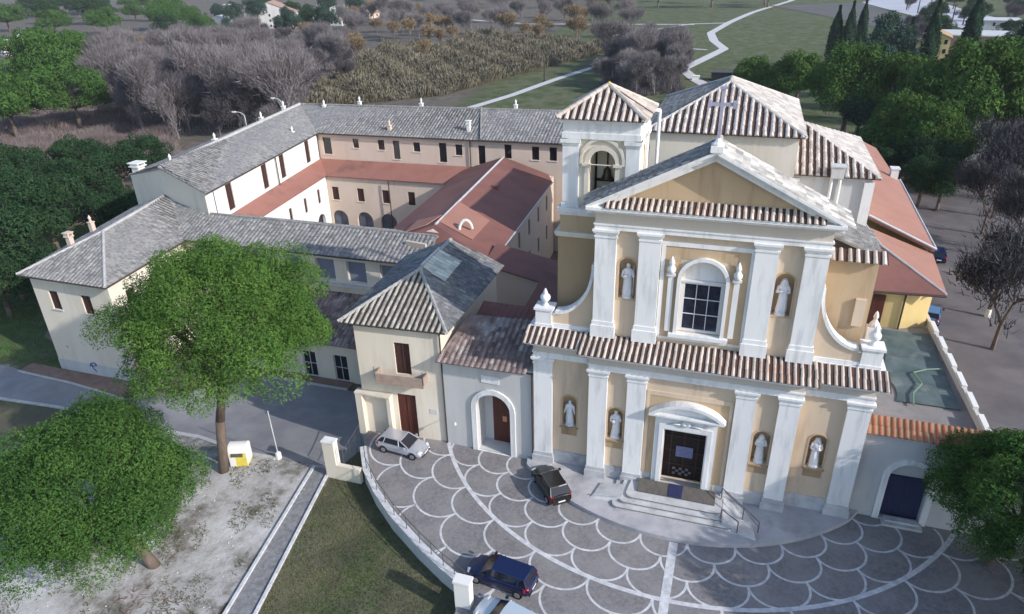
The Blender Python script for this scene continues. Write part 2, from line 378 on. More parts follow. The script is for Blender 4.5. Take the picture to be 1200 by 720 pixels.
M_pave = mat('piazza_paving', (.155, .146, .152), (.265, .25, .252), 5, rough=.8, bump=.4, bscale=14, c3=(.285, .272, .268), s3=.3, t3=(.42, .7))
M_line = mat('white_paving_line', (.46, .46, .48), (.70, .70, .71), 2.5)
M_cobble = mat('cobble', (.16, .16, .165), (.30, .30, .31), 3.5, bump=.6, bscale=12)
loft('road', [(-75, 4.0), (-58.8, 3.0), (-53.8, 2.6), (-48.6, 2.4), (-42, 1.6), (-36, 4.2), (-31, 8.8), (-24, 8.9), (-20, 8.6), (-15.2, 6.5), (-13.9, 2.6), (-13.9, -.3), (-14.5, -3.3)],
     [(-78, -2.5), (-60, -2.2), (-53.2, -1.8), (-47.3, -1.3), (-40.4, -1.1), (-33, -1.7), (-29.4, -2), (-26.5, -2.8), (-24, -3.6), (-21, -3.9), (-19.8, -3.8), (-18, -3.9), (-16.6, -3.9)], M_asph, .03, 120, 14)
mbk = MB()
def kerb(pts, w=.25, h=.13, m=M_curb, name='kerb'):
    mb = MB()
    P = []
    for (x0, y0), (x1, y1) in zip(pts, pts[1:]):
        n = max(1, int(math.hypot(x1 - x0, y1 - y0) / 1.0)); P += [(x0 + (x1 - x0) * i / n, y0 + (y1 - y0) * i / n) for i in range(n)]
    P.append(pts[-1])
    for (x0, y0), (x1, y1) in zip(P, P[1:]):
        t = Vector((x1 - x0, y1 - y0)).normalized(); n = Vector((-t.y, t.x)) * w / 2; z0, z1 = H(x0, y0), H(x1, y1)
        A = [(x0 + n.x, y0 + n.y, z0 - .2), (x0 - n.x, y0 - n.y, z0 - .2), (x0 - n.x, y0 - n.y, z0 + h), (x0 + n.x, y0 + n.y, z0 + h)]
        B = [(x1 + n.x, y1 + n.y, z1 - .2), (x1 - n.x, y1 - n.y, z1 - .2), (x1 - n.x, y1 - n.y, z1 + h), (x1 + n.x, y1 + n.y, z1 + h)]
        mb.hull2(A, B)
    return struct(name, mb, m)
kerb([(-62, -2.3), (-53.2, -1.9), (-47.3, -1.5), (-40.4, -1.3)], .3)
kerb([(-34, -1.9), (-29.4, -2.2), (-26.5, -3.0), (-24.2, -3.8), (-20.2, -4.0)], .35, .16)
loft('pavement', [(-56, 2.6), (-48.6, 2.3), (-41.6, 1.5)], [(-56, 4.2), (-51, 4.1), (-41.6, 4.1)], M_brick, .07, 20, 3)
kerb([(-56, 2.5), (-48.6, 2.2), (-41.4, 1.4)], .22)
loft('pavement', [(-60, 9), (-51.5, 6)], [(-64, 15), (-51.5, 12)], M_brick, .05, 12, 3)
loft('pavement', [(-41.4, 1.6), (-36, 4.4), (-30, 9)], [(-41.4, 5), (-37, 7), (-31, 10)], M_brick, .06, 20, 3)
kerb([(-30, 8.7), (-21.2, 8.7)], .25, .14)
loft('pavement', [(-30, 8.85), (-21.2, 8.85)], [(-30, 10), (-21.2, 10)], M_brick, .10, 12, 3)
# gutter strip running down beside the lawn
loft('gutter_channel', [(-16.5, -4.1), (-14.2, -17.7), (-13.6, -21.5)], [(-15.2, -4.1), (-12.5, -17.2), (-12, -21.5)], M_cobble, .03, 40, 2)
kerb([(-16.55, -4.1), (-14.25, -17.7), (-13.6, -21.5)], .2, .16, M_line)
kerb([(-15.15, -4.1), (-12.45, -17.2), (-11.9, -21.5)], .2, .16, M_line)

# ------------------------------------------------------------------ piazza slab, platform, pattern
def arcpts(c, r, a0, a1, n): return [(c[0] + r * math.sin(R(a0 + (a1 - a0) * i / n)), c[1] - r * math.cos(R(a0 + (a1 - a0) * i / n))) for i in range(n + 1)]
wallcurve = [(-14.0, -.3), (-13.1, -2.2), (-11.6, -4.5), (-9.74, -6.4), (-7.4, -8.35), (-4.64, -10.2), (-2.44, -11.5), (-.6, -12.4)]
mb = MB(); mb.prism(wallcurve + [(-.2, -26), (60, -26), (60, 1.2), (28.9, 1.2), (21.7, 1.2), (-14, 1.2)], -1.6, -.3)
piaz = struct('piazza', mb, M_pave)
mb = MB()
def band(pts, w, z):
    P_ = [Vector(p) for p in pts]; vs = []
    for i, p in enumerate(P_):
        t = P_[min(i + 1, len(P_) - 1)] - P_[max(i - 1, 0)]
        t.normalize(); n = Vector((-t.y, t.x)) * w / 2; vs += [(p.x + n.x, p.y + n.y, z), (p.x - n.x, p.y - n.y, z)]
    mb.add(vs, [(2 * i, 2 * i + 1, 2 * i + 3, 2 * i + 2) for i in range(len(P_) - 1)])
def okp(x, y):
    if y > .9 or (y > -.1 and -7 < x < 22.3 and False): return False
    # left of retaining curve?
    for (x0, y0), (x1, y1) in zip(wallcurve, wallcurve[1:]):
        if y1 <= y <= y0: return x > x0 + (x1 - x0) * (y0 - y) / (y0 - y1) + .35
    return (y > -26 and x > .1) if y < -12.4 else x > -13.7
def bandc(pts, w, z):
    run = []
    for p in pts:
        if okp(*p): run.append(p)
        else:
            if len(run) > 1: band(run, w, z)
            run = []
    if len(run) > 1: band(run, w, z)
rows = [15.2, 16.75, 18.42, 20.15, 22.05, 24.1, 26.3, 28.6, 31.0, 33.6]
per = 11.2
for k in range(len(rows) - 1):
    ph = 4.9 if k % 2 == 0 else 4.9 - per / 2
    for i in range(-9, 9):
        th = ph + per * i; r0, r1 = rows[k], rows[k + 1]; pts = []
        for j in range(19):
            t = math.pi * j / 18; a = th + per / 2 - per / 2 * math.cos(t); rr = r0 + (r1 - r0) * math.sin(t) ** .9
            pts.append((PZ[0] + rr * math.sin(R(a)), PZ[1] - rr * math.cos(R(a))))
        bandc(pts, .145, -.297 + .0006 * ((k * 5 + i * 2) % 7))
bandc(arcpts(PZ, 20.15, -70, 70, 120), .30, -.292)
bandc([(11.05, -5.2 - .5 * i) for i in range(42)], .55, -.288)
struct('paving_pattern', mb, M_line)
mb = MB(); mb.prism([(-.6, .9)] + arcpts(PZ, 15.35, -45, 48, 50) + [(22.6, .9)], -.32, 0.0)
struct('church_platform', mb, mat('platform_marble', (.34, .34, .36), (.50, .49, .50), .5, rough=.6, bump=.15, c3=(.27, .27, .29), s3=.35))

# east street behind the terrace, paths and the lit car park far off
loft('street', [(27.5, 1.3), (31.5, 22), (33.5, 60), (44, 110), (60, 200)], [(60, 1.3), (60, 30), (50, 60), (57, 110), (72, 200)], M_asph2, .04, 60, 10)


ribbon('footpath', [(8, 165), (4.5, 175), (1.5, 186.5), (-4, 202), (-10.4, 226), (-4, 262), (1, 290), (-5, 318), (-8.5, 350), (-2, 400), (10, 470), (29, 563), (60, 700)], 4.0, M_path, .08, 160)
ribbon('footpath', [(-2, 400), (-22, 395), (-30, 380), (-55, 330)], 3, M_path, .09)
ribbon('footpath', [(-6, 285), (-25, 290), (-45, 275)], 2.5, M_path, .09)
ribbon('footpath', [(-190, 440), (-120, 400), (-60, 395), (-20, 392)], 4, M_path, .08)

# ------------------------------------------------------------------ church
church = thing('church', 'large baroque church with peach facade, white pilasters, triangular gable and bell tower', 'church', (10.95, .5, 0))
XC = 10.95
FP = Plane((0, 0), (1, 0), 1)          # u = x, d = -y
def fz(mb, x0, x1, y0, y1, z0, z1): mb.box(x0, x1, y0, y1, z0, z1); return mb
def sym(x): return 2 * XC - x
lw = MB(); lw.prism([(.15, .25), (4.2, .25), (4.2, -.35), (17.7, -.35), (17.7, .25), (21.75, .25), (21.75, 2.2), (.15, 2.2)], -.28, 10.2)
lower = part('lower_wall', lw, P_peach, church)
uw = MB(); uw.prism([(4.2, .75), (17.7, .75), (17.7, 2.9), (4.2, 2.9)], 10.22, 19.98)
upper = part('upper_wall', uw, P_peach, church)
cl = []; cu = []
def niche(par, cuts, u, z, w, h, d0, dep=.62, base=True):
    c = MB(); slab(c, FP, arch(u, z, w, h), d0 + .3, d0 - dep); cuts.append(c)
    m = MB(); slab(m, FP, arch(u, z + .003, w - .01, h - .01), d0 - dep + .002, d0 - dep + .03)
    n = part('niche', m, P_ochre, par)
    m = MB(); ring(m, FP, grow(arch(u, z, w, h), .1), grow(arch(u, z, w, h), .004), d0 - .02, d0 + .035); part('niche_surround', m, P_ochre, n)
    if base:
        m = MB(); slab(m, FP, rect(u, z - .75, w + .1, .62), d0 - .02, d0 + .03); slab(m, FP, rect(u, z - .12, w + .3, .11), d0 - .02, d0 + .14); part('niche_panel', m, P_brown, n)
NL = [(2.72, -.25), (6.12, .35), (15.75, .35), (19.2, -.25)]
for u, d0 in NL: niche(church, cl, u, 3.4, 1.05, 2.65, d0)
NU = [(6.25, -.75), (15.66, -.75)]
for u, d0 in NU: niche(church, cu, u, 13.9, 1.1, 2.85, d0, base=False)
# main door and upper window openings
c = MB(); slab(c, FP, rect(10.9, .35, 2.75, 4.8), .8, -.5); cl.append(c)
c = MB(); slab(c, FP, arch(XC + .02, 11.95, 2.7, 5.1), 0, -1.25); cu.append(c)
cut(lower, cl); cut(upper, cu)
# ochre bay panels, slightly proud
m = MB()
for u, w, z0, z1, d in [(2.85, 2.3, 1.25, 8.6, -.25), (19.05, 2.3, 1.25, 8.6, -.25)]: pass
dpan = MB(); ring(dpan, FP, rect(10.95, 1.0, 5.1, 6.6), rect(10.95, 1.004, 4.0, 5.6), .33, .385)
part('door_bay_panel', dpan, P_ochre, church)
wpan = MB(); ring(wpan, FP, rect(11.05, 11.55, 5.0, 6.3), rect(10.97, 11.9, 2.9, 5.2), -.77, -.715); part('window_bay_panel', wpan, P_ochre, church)
m = MB(); ring(m, FP, rect(11.05, 11.4, 5.5, 6.75), rect(11.05, 11.551, 5.02, 6.32), -.77, -.66); part('bay_frame', m, P_white, church)
m = MB(); ring(m, FP, rect(10.95, .9, 5.5, 7.05), rect(10.95, .98, 5.12, 6.64), .33, .42); part('bay_frame', m, P_peach, church)
# plinth
for a_ in [(.05, 4.2, .16, .4), (4.15, 8.8, -.44, -.2), (13.1, 17.75, -.44, -.2), (17.7, 21.85, .16, .4)]:
    m = MB(); fz(m, *a_, -.27, 1.05); part('plinth', m, P_marble, church)
# pilasters
def pilaster(x0, x1, yf, z0, z1, yb):
    m = MB(); x = x0; fz(m, x0, x1, yf, yb, z0 + 1.15, z1 - .55)
    p = part('pilaster', m, P_white, church)
    b = MB(); fz(b, x0 - .13, x1 + .13, yf - .13, yb, z0, z0 + .85); fz(b, x0 - .06, x1 + .06, yf - .06, yb, z0 + .85, z0 + 1.15); part('base', b, P_marble if z0 < 1 else P_white, p)
    c = MB(); fz(c, x0 - .05, x1 + .05, yf - .05, yb, z1 - .55, z1 - .42); fz(c, x0, x1, yf + .004, yb, z1 - .42, z1 - .27); fz(c, x0 - .1, x1 + .1, yf - .1, yb, z1 - .27, z1 - .14); fz(c, x0 - .16, x1 + .16, yf - .16, yb, z1 - .14, z1); part('capital', c, P_white, p)
for x0, x1 in [(.15, 1.5), (20.4, 21.75)]: pilaster(x0, x1, 0, -.27, 9.05, .3)
for x0, x1 in [(4.25, 5.5), (6.85, 8.1), (13.8, 15.05), (16.4, 17.65)]: pilaster(x0, x1, -.62, -.27, 9.05, -.3)
for x0, x1 in [(4.15, 5.5), (6.92, 8.25), (13.75, 15.08), (16.5, 17.8)]: pilaster(x0, x1, .45, 11.05, 18.65, .8)
# entablature of the lower order
def band3(m, prof, xa, xb):
    for y0, z0, z1, g in prof: fz(m, xa - g, xb + g, y0, .3 if y0 < .3 else y0 + .4, z0, z1)
m = MB()
for (xa, xb, yb) in [(.15, 4.2, 0), (17.7, 21.75, 0), (4.2, 17.7, -.62)]:
    ga = .12 if xa < 1 or (xa > 4 and xa < 5) else 0; gb = .12 if xb > 21 or (xb > 17 and xb < 18) else 0
    fz(m, xa, xb, yb - .02, yb + .25, 9.05, 9.4); fz(m, xa - ga / 2, xb + gb / 2, yb - .08, yb + .25, 9.4, 9.52)
part('architrave', m, P_white, church)
m = MB()
for (xa, xb, yb) in [(.15, 4.2, .02), (17.7, 21.75, .02), (4.2, 17.7, -.6)]: fz(m, xa, xb, yb, yb + .3, 9.52, 10.0)
part('frieze', m, P_pale, church)
m = MB()
for (xa, xb, yb, ga, gb) in [(.15, 4.2, 0, 1, 0), (17.7, 21.75, 0, 0, 1), (4.2, 17.7, -.62, 1, 1)]:
    for dy, z0, z1 in [(.15, 10.0, 10.15), (.35, 10.15, 10.3), (.6, 10.3, 10.42)]: fz(m, xa - ga * dy * .9, xb + gb * dy * .9, yb - dy, .7, z0, z1)
part('cornice', m, P_white, church)
rb = MB(); m = MB()
for pts, ev in [([(-.5, -.72, 10.47), (4.0, -.72, 10.47), (4.0, .72, 11.05), (-.5, .72, 11.05)], (0, 1)), ([(17.9, -.72, 10.47), (22.35, -.72, 10.47), (22.35, .72, 11.05), (17.9, .72, 11.05)], (0, 1)),
                ([(3.5, -1.35, 10.5), (18.4, -1.35, 10.5), (18.4, .72, 11.1), (3.5, .72, 11.1)], (0, 1))]:
    roofpoly(m, pts, ev, sp=.40, rad=.105, seg=.6, thick=.05, ribs=rb)
cr = part('cornice_roof', m, T_gap, church); part('cornice_tiles', rb, T_cornice, cr)
m = MB(); fz(m, -.3, 22.15, .72, 2.6, 10.42, 11.08); part('parapet_base', m, P_white, church)
# volutes, pedestals, urns
for sgn in (1, -1):
    f = (lambda x: x) if sgn == 1 else sym
    pts = [(f(4.2), 11.1), (f(.9), 11.1), (f(.9), 12.0), (f(1.5), 12.05)]
    for i in range(13):
        a = math.pi / 2 * i / 12; pts.append((f(1.5 + 2.62 * math.sin(a)), 12.1 + 3.9 * (1 - math.cos(a)) ** 1.0))
    pts.append((f(4.2), 16.1))
    m = MB(); m.hull2([(x, .95, z) for x, z in pts], [(x, 1.5, z) for x, z in pts]); v = part('volute', m, P_peach, church)
    m = MB(); cv = pts[3:-1]
    for (xa, za), (xb, zb) in zip(cv, cv[1:]):
        A = Vector((xa, 0, za)); B = Vector((xb, 0, zb)); t = (B - A).normalized(); n = Vector((-t.z, 0, t.x)) * (.2 if sgn == 1 else -.2)
        m.hull2([(A.x, .82, A.z), (A.x + n.x, .82, A.z + n.z), (A.x + n.x, 1.6, A.z + n.z), (A.x, 1.6, A.z)], [(B.x, .82, B.z), (B.x + n.x, .82, B.z + n.z), (B.x + n.x, 1.6, B.z + n.z), (B.x, 1.6, B.z)])
    fz(m, *sorted((f(.95), f(4.2))), .85, .95, 11.1, 11.35); part('volute_moulding', m, P_white, v)
    m = MB(); xa, xb = sorted((f(.1), f(1.25))); fz(m, xa, xb, .8, 1.8, 11.08, 12.3); fz(m, xa - .1, xb + .1, .7, 1.9, 12.3, 12.45); fz(m, xa - .06, xb + .06, .74, 1.86, 11.08, 11.25)
    part('pedestal', m, P_white, church)
    m = MB(); m.lathe((f(.68), 1.3, 12.45), [(.22, 0), (.25, .08), (.12, .18), (.16, .28), (.34, .5), (.36, .68), (.28, .82), (.14, .9), (.17, .98), (.1, 1.15), (.02, 1.3)], 12); part('urn', m, P_white, church, smooth=True)
# upper entablature, gable
m = MB(); fz(m, 4.1, 17.82, .42, .8, 18.65, 18.95); fz(m, 4.04, 17.9, .36, .8, 18.95, 19.05); part('architrave', m, P_white, church)
m = MB(); fz(m, 4.12, 17.8, .46, .8, 19.05, 19.75); part('frieze', m, P_pale, church)
m = MB()
for dy, z0, z1 in [(.12, 19.75, 19.88), (.3, 19.88, 20.02), (.55, 20.02, 20.2)]: fz(m, 4.15 - dy, 17.78 + dy, .45 - dy, 3.0, z0, z1)
part('cornice', m, P_white, church)
rb = MB(); m = MB(); roofpoly(m, [(4.7, -.1, 20.24), (17.25, -.1, 20.24), (17.25, .78, 20.72), (4.7, .78, 20.72)], (0, 1), sp=.38, rad=.11, seg=.5, thick=.03, ribs=rb)
cr = part('gable_cornice_roof', m, T_gap, church); part('cornice_tiles', rb, T_cornice, cr)
AP = 23.55
m = MB(); m.hull2([(4.4, .8, 20.2), (17.5, .8, 20.2), (XC, .8, AP)], [(4.4, 2.9, 20.2), (17.5, 2.9, 20.2), (XC, 2.9, AP)]); part('tympanum', m, P_ochre, church)
m = MB()
for s_ in (1, -1):
    def X(x): return XC + s_ * x
    for (o0, o1, yf) in [(0, .3, .42), (.3, .5, .22), (.5, .68, -.02)]:
        sl = (AP - 20.2) / 6.65; xe = 7.35
        def zz(x, o): return AP - .25 - sl * x + o
        A = [(X(0), yf, zz(0, o0)), (X(xe), yf, zz(xe, o0)), (X(xe), yf, zz(xe, o1)), (X(0), yf, zz(0, o1))]
        m.hull2(A, [(p[0], .85 if o0 < .5 else 2.95, p[2]) for p in A])
part('raking_cornice', m, P_white, church)
zt = lambda x: AP + .46 - (AP - 20.2) / 6.65 * x
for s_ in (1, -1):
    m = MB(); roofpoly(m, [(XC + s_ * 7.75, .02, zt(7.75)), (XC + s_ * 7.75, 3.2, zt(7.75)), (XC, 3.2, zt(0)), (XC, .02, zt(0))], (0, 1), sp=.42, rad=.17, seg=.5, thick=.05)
    gr_ = part('gable_roof', m, T_grey if s_ < 0 else mat('sunlit_weathered_tiles', (.36, .34, .31), (.62, .59, .55), 1.2, rnd=.4, bump=.3), church)  # right slope: weathered tiles, with sunlight painted in as a paler colour
m = MB(); caps(m, (XC, .05, zt(0) + .03), (XC, 3.15, zt(0) + .03), .2); part('ridge_tiles', m, T_buff, church)
m = MB(); fz(m, XC - .35, XC + .35, -.1, .6, zt(0) - .1, zt(0) + .25); m.lathe((XC, .3, zt(0) + .25), [(.3, 0), (.34, .1), (.2, .22), (.1, .4)], 8); ped = part('cross_pedestal', m, P_white, church)
m = MB(); m.box(XC - .09, XC + .09, .22, .38, 24.55, 27.4); m.box(XC - .62, XC + .62, .225, .375, 26.4, 26.58)
for x in (-.65, .65): m.box(XC + x - .07, XC + x + .07, .19, .41, 26.28, 26.69)
m.box(XC - .2, XC + .2, .19, .41, 27.3, 27.45); part('cross', m, mat('cross_stone', (.34, .33, .42), (.42, .41, .5), 2), church)
# upper window
W2 = MB(); o = arch(XC + .02, 11.95, 3.15, 5.35); i = arch(XC + .02, 11.97, 2.7, 5.1); ring(W2, FP, o, i, -.76, -.5); 
fo = part('upper_window', W2, P_white, church)
m = MB(); slab(m, FP, arch(XC + .02, 11.96, 2.69, 5.08), -1.2, -1.1)
part('blind_arch', m, P_white, fo)
m = MB(); ring(m, FP, rect(XC + .02, 11.98, 2.68, 3.5), rect(XC + .02, 12.15, 2.18, 3.2), -1.11, -.95)
slab(m, FP, rect(XC + .02, 15.5, 2.9, .12), -1.11, -.85)
for k in (1, 2):
    slab(m, FP, rect(XC + .02 - 1.09 + 2.18 * k / 3, 12.15, .045, 3.2), -1.05, -1.0); slab(m, FP, rect(XC + .02, 12.15 + 3.2 * k / 3, 2.18, .045), -1.05, -1.002)
part('window_frame', m, M_frame, fo)
m = MB(); slab(m, FP, rect(XC + .02, 12.13, 2.22, 3.24), -1.09, -1.06); part('pane', m, mat('church_glass', (.012, .014, .03), (.03, .035, .055), 2.5, rough=.2), fo)
m = MB(); slab(m, FP, rect(XC + .02, 11.72, 3.7, .24), -.8, -.35); part('window_sill', m, P_white, fo)
for x in (9.0, 12.95):
    m = MB(); slab(m, FP, rect(x, 12.0, .34, 3.95), -.76, -.6); slab(m, FP, rect(x, 15.95, .55, .16), -.76, -.45)
    pp = part('side_shaft', m, P_white, church)
    m = MB(); m.lathe((x, .55, 16.11), [(.16, 0), (.25, .15), (.27, .35), (.16, .5), (.13, .62), (.19, .7), (.1, .95), (.02, 1.15)], 10); part('finial', m, P_white, pp, smooth=True)
# main door
m = MB(); ring(m, FP, rect(10.9, .32, 4.05, 5.9), rect(10.9, .35, 2.75, 4.8), .3, .62); ring(m, FP, rect(10.9, .33, 3.45, 5.3), rect(10.9, .36, 2.9, 4.9), .6, .70)
dr = part('main_door', m, P_white, church)
m = MB(); slab(m, FP, rect(10.9, .36, 2.74, 4.78), -.46, -.40); part('dark_entrance', m, M_dark, dr)
m = MB()
for k in range(-1, 2): slab(m, FP, rect(10.9 + k * .9, .4, .07, 4.7), -.38, -.33)
for z in (1.6, 2.8, 4.0): slab(m, FP, rect(10.9, z, 2.7, .07), -.38, -.332)
part('door_leaf_bars', m, M_shut, dr)
m = MB(); slab(m, FP, rect(10.95, 2.35, 1.15, .9), -.33, -.31); part('notice', m, mat('blue_grey_notice', (.13, .15, .28), (.2, .22, .36), 4), dr)
m = MB()
for k in range(6):
    for j in range(3):
        if (k + j) % 2 == 0: slab(m, FP, rect(10.35 + k * .22, .75 + j * .22, .2, .2), -.33, -.315)
part('chequered_panel', m, mat('dull_chequer', (.12, .11, .12), (.2, .19, .2), 3), dr)
m = MB(); slab(m, FP, rect(10.9, .33, 2.72, .05), -.45, .75); part('threshold', m, P_marble, dr)
m = MB(); slab(m, FP, rect(10.9, 6.22, 4.6, .16), .3, .85); slab(m, FP, rect(10.9, 6.38, 4.9, .12), .3, 1.05)
pa = [(10.9 + 2.5 * math.sin(R(a)) / math.sin(R(42)), 6.5 + 1.0 * (math.cos(R(a)) - math.cos(R(42))) / (1 - math.cos(R(42)))) for a in range(-42, 43, 6)]
pi = [(10.9 + (x - 10.9) * .86, 6.5 + (z - 6.5) * .76) for x, z in pa]
slab(m, FP, pi, .3, .62)
for (a, b, c_, d) in zip(pa, pa[1:], pi[1:], pi): slab(m, FP, [a, b, c_, d], .3, 1.05)
part('pediment', m, P_white, dr)
m = MB()
for k in range(9): a = 2 * math.pi * k / 9; m.lathe((10.9 + .2 * math.cos(a), -.72, 5.75 + .12 * math.sin(a) ), [(.05, 0), (.14, .1), (.12, .25), (.02, .3)], 7)
for s_ in (-1, 1): m.tube((10.9 + s_ * .3, -.72, 5.85), (10.9 + s_ * 1.1, -.72, 5.7), .1, .04, 6)
part('carved_ornament', m, P_white, dr, smooth=True)
# nave behind
m = MB(); m.prism([(4.6, 3.0), (17.4, 3.0), (17.4, 22), (4.6, 22)], -.5, 15.2); m.hull2([(4.6, 3, 15.2), (17.4, 3, 15.2), (11, 3, 18.0)], [(4.6, 22, 15.2), (17.4, 22, 15.2), (11, 22, 18.0)]); part('nave_wall', m, P_grey, church)
for s_ in (1, -1):
    m = MB(); roofpoly(m, [(11 + s_ * 6.8, 3.3, 15.1), (11 + s_ * 6.8, 22, 15.1), (11, 22, 18.1), (11, 3.3, 18.1)], (0, 1), sp=.5, rad=.2); part('nave_roof', m, T_grey, church)
# bell tower
def tower_roof(x0, x1, y0, y1, ze, za, g=.35):
    c = ((x0 + x1) / 2, (y0 + y1) / 2, za); P = [(x0 - g, y0 - g, ze), (x1 + g, y0 - g, ze), (x1 + g, y1 + g, ze), (x0 - g, y1 + g, ze)]
    return [(P[i], P[(i + 1) % 4], c) for i in range(4)]
m = MB(); m.prism([(1.2, 2.6), (6.2, 2.6), (6.2, 7.4), (1.2, 7.4)], -.5, 17.3); tw = part('bell_tower', m, P_brown, church)
m = MB(); m.box(1.0, 6.4, 2.4, 7.6, 17.3, 17.5); m.box(1.05, 6.35, 2.45, 7.55, 17.15, 17.3); part('tower_cornice', m, P_cream, tw)
m = MB(); m.box(1.3, 6.25, 2.7, 7.3, 17.5, 18.6); part('tower_attic', m, P_ochre, tw)
m = MB(); m.box(1.25, 6.3, 2.65, 7.35, 18.6, 18.85); m.box(1.15, 6.35, 2.55, 7.4, 18.85, 19.1); part('tower_attic_moulding', m, P_white, tw)
bx_ = MB(); bx_.prism([(1.55, 3.0), (6.15, 3.0), (6.15, 7.0), (1.55, 7.0)], 19.1, 24.6); bf = part('belfry', bx_, P_cream, tw)
TPl = Plane((0, 3.0), (1, 3.0), 1); TPr = Plane((6.15, 0), (6.15, 1), 1)
c1 = MB(); slab(c1, TPl, arch(3.95, 19.6, 1.65, 3.3), .5, -2.0); c2 = MB(); slab(c2, TPr, arch(5.0, 19.6, 1.65, 3.3), .5, -5.2)
c3 = MB(); c3.box(2.1, 5.6, 3.5, 6.5, 19.3, 24.0)
cut(bf, [c3]); cut(bf, [c1])
m = MB()
ring(m, TPl, arch(3.95, 19.6, 2.25, 3.65), arch(3.95, 19.61, 1.7, 3.33), -.02, .1)
ring(m, TPl, arch(3.95, 22.0, 2.9, 1.75), arch(3.95, 22.01, 2.55, 1.55), -.02, .16)
ring(m, TPr, arch(5.0, 19.6, 2.25, 3.65), arch(5.0, 19.61, 1.7, 3.33), -.02, .1); slab(m, TPr, arch(5.0, 19.6, 1.68, 3.3), -.02, .03)
for x in (2.95, 4.95): slab(m, TPl, rect(x, 21.9, .55, .18), -.02, .2)
part('belfry_arch', m, P_cream, tw)
for x0, x1, y0, y1 in [(1.4, 2.45, 2.85, 3.2), (5.45, 6.3, 2.85, 3.2), (1.4, 1.6, 2.852, 3.7), (6.1, 6.302, 2.852, 3.8), (6.1, 6.3, 6.2, 7.1)]:
    m = MB(); m.box(x0, x1, y0, y1, 19.3, 23.2); m.box(x0 - .06, x1 + .06, y0 - .06, y1 + .06, 19.1, 19.45); m.box(x0 - .05, x1 + .05, y0 - .05, y1 + .05, 23.2, 23.35); m.box(x0 - .12, x1 + .12, y0 - .12, y1 + .12, 23.35, 23.6); part('belfry_pilaster', m, P_white, tw)
m = MB(); m.box(1.35, 6.35, 2.8, 7.2, 23.62, 24.0); m.box(1.42, 6.28, 2.87, 7.13, 24.0, 24.62); m.box(1.25, 6.45, 2.7, 7.3, 24.62, 24.8); part('belfry_entablature', m, P_white, tw)
rb = MB(); m = MB()
for t in tower_roof(1.35, 6.35, 2.8, 7.2, 24.9, 26.55, .3): roofpoly(m, t, (0, 1), sp=.42, rad=.13, seg=.6, thick=.06, ribs=rb)
for c_ in [(1.05, 2.5), (6.65, 2.5), (6.65, 7.5), (1.05, 7.5)]: caps(rb, (c_[0], c_[1], 24.95), (3.85, 5.0, 26.6), .14)
tr = part('tower_roof', m, T_gap, tw); part('tower_tiles', rb, T_cornice, tr)
m = MB(); m.lathe((3.85, 5, 26.5), [(.2, 0), (.16, .2), (.02, .3)], 8); part('yellow_lichen_cap', m, mat('yellow_lichen', (.5, .38, .08), (.6, .48, .15), 4), tw)
for i, (x, z, s_) in enumerate([(3.95, 21.1, .55), (4.7, 21.9, .28)]):
    m = MB(); m.lathe((x, 4.9, z - s_), [(s_ * .8, 0), (s_ * .68, s_ * .15), (s_ * .5, s_ * .6), (s_ * .45, s_ * 1.1), (s_ * .25, s_ * 1.35), (.05, s_ * 1.45)], 14); m.tube((x, 4.9, z + s_ * .4), (x, 4.9, 22.6), .05); b_ = part('bell', m, M_bronze, tw, smooth=True)
m = MB(); m.box(2.2, 5.5, 4.8, 5.0, 22.5, 22.7); m.box(2.2, 5.5, 4.8, 5.0, 20.4, 20.55); m.tube((3.2, 4.9, 19.3), (3.2, 4.9, 22.6), .07); m.tube((4.5, 4.9, 19.3), (4.5, 4.9, 22.6), .07); part('bell_frame', m, M_dark, tw)
# matching low tower stump on the right
m = MB(); m.prism([(16.0, 2.2), (20.75, 2.2), (20.75, 7.2), (16.0, 7.2)], -.5, 17.4); st = part('right_tower_wall', m, P_ochre, church)
m = MB(); rb = MB(); roofpoly(m, [(17.9, 1.75, 17.5), (21.15, 1.75, 17.5), (21.15, 2.6, 17.95), (17.9, 2.6, 17.95)], (0, 1), sp=.42, rad=.13, seg=.6, thick=.05, ribs=rb); t_ = part('wall_coping', m, T_gap, st); part('coping_tiles', rb, T_cornice, t_)
m = MB(); roofpoly(m, [(20.9, 2.6, 17.6), (20.9, 7.4, 17.6), (16.5, 7.4, 19.3), (16.5, 2.6, 19.3)], (0, 1), sp=.45, rad=.16); part('tower_stump_roof', m, T_grey, st)
m = MB(); m.box(19.9, 20.5, 2.0, 2.2, 13.2, 15.0); part('wall_panel', m, P_peach, st)
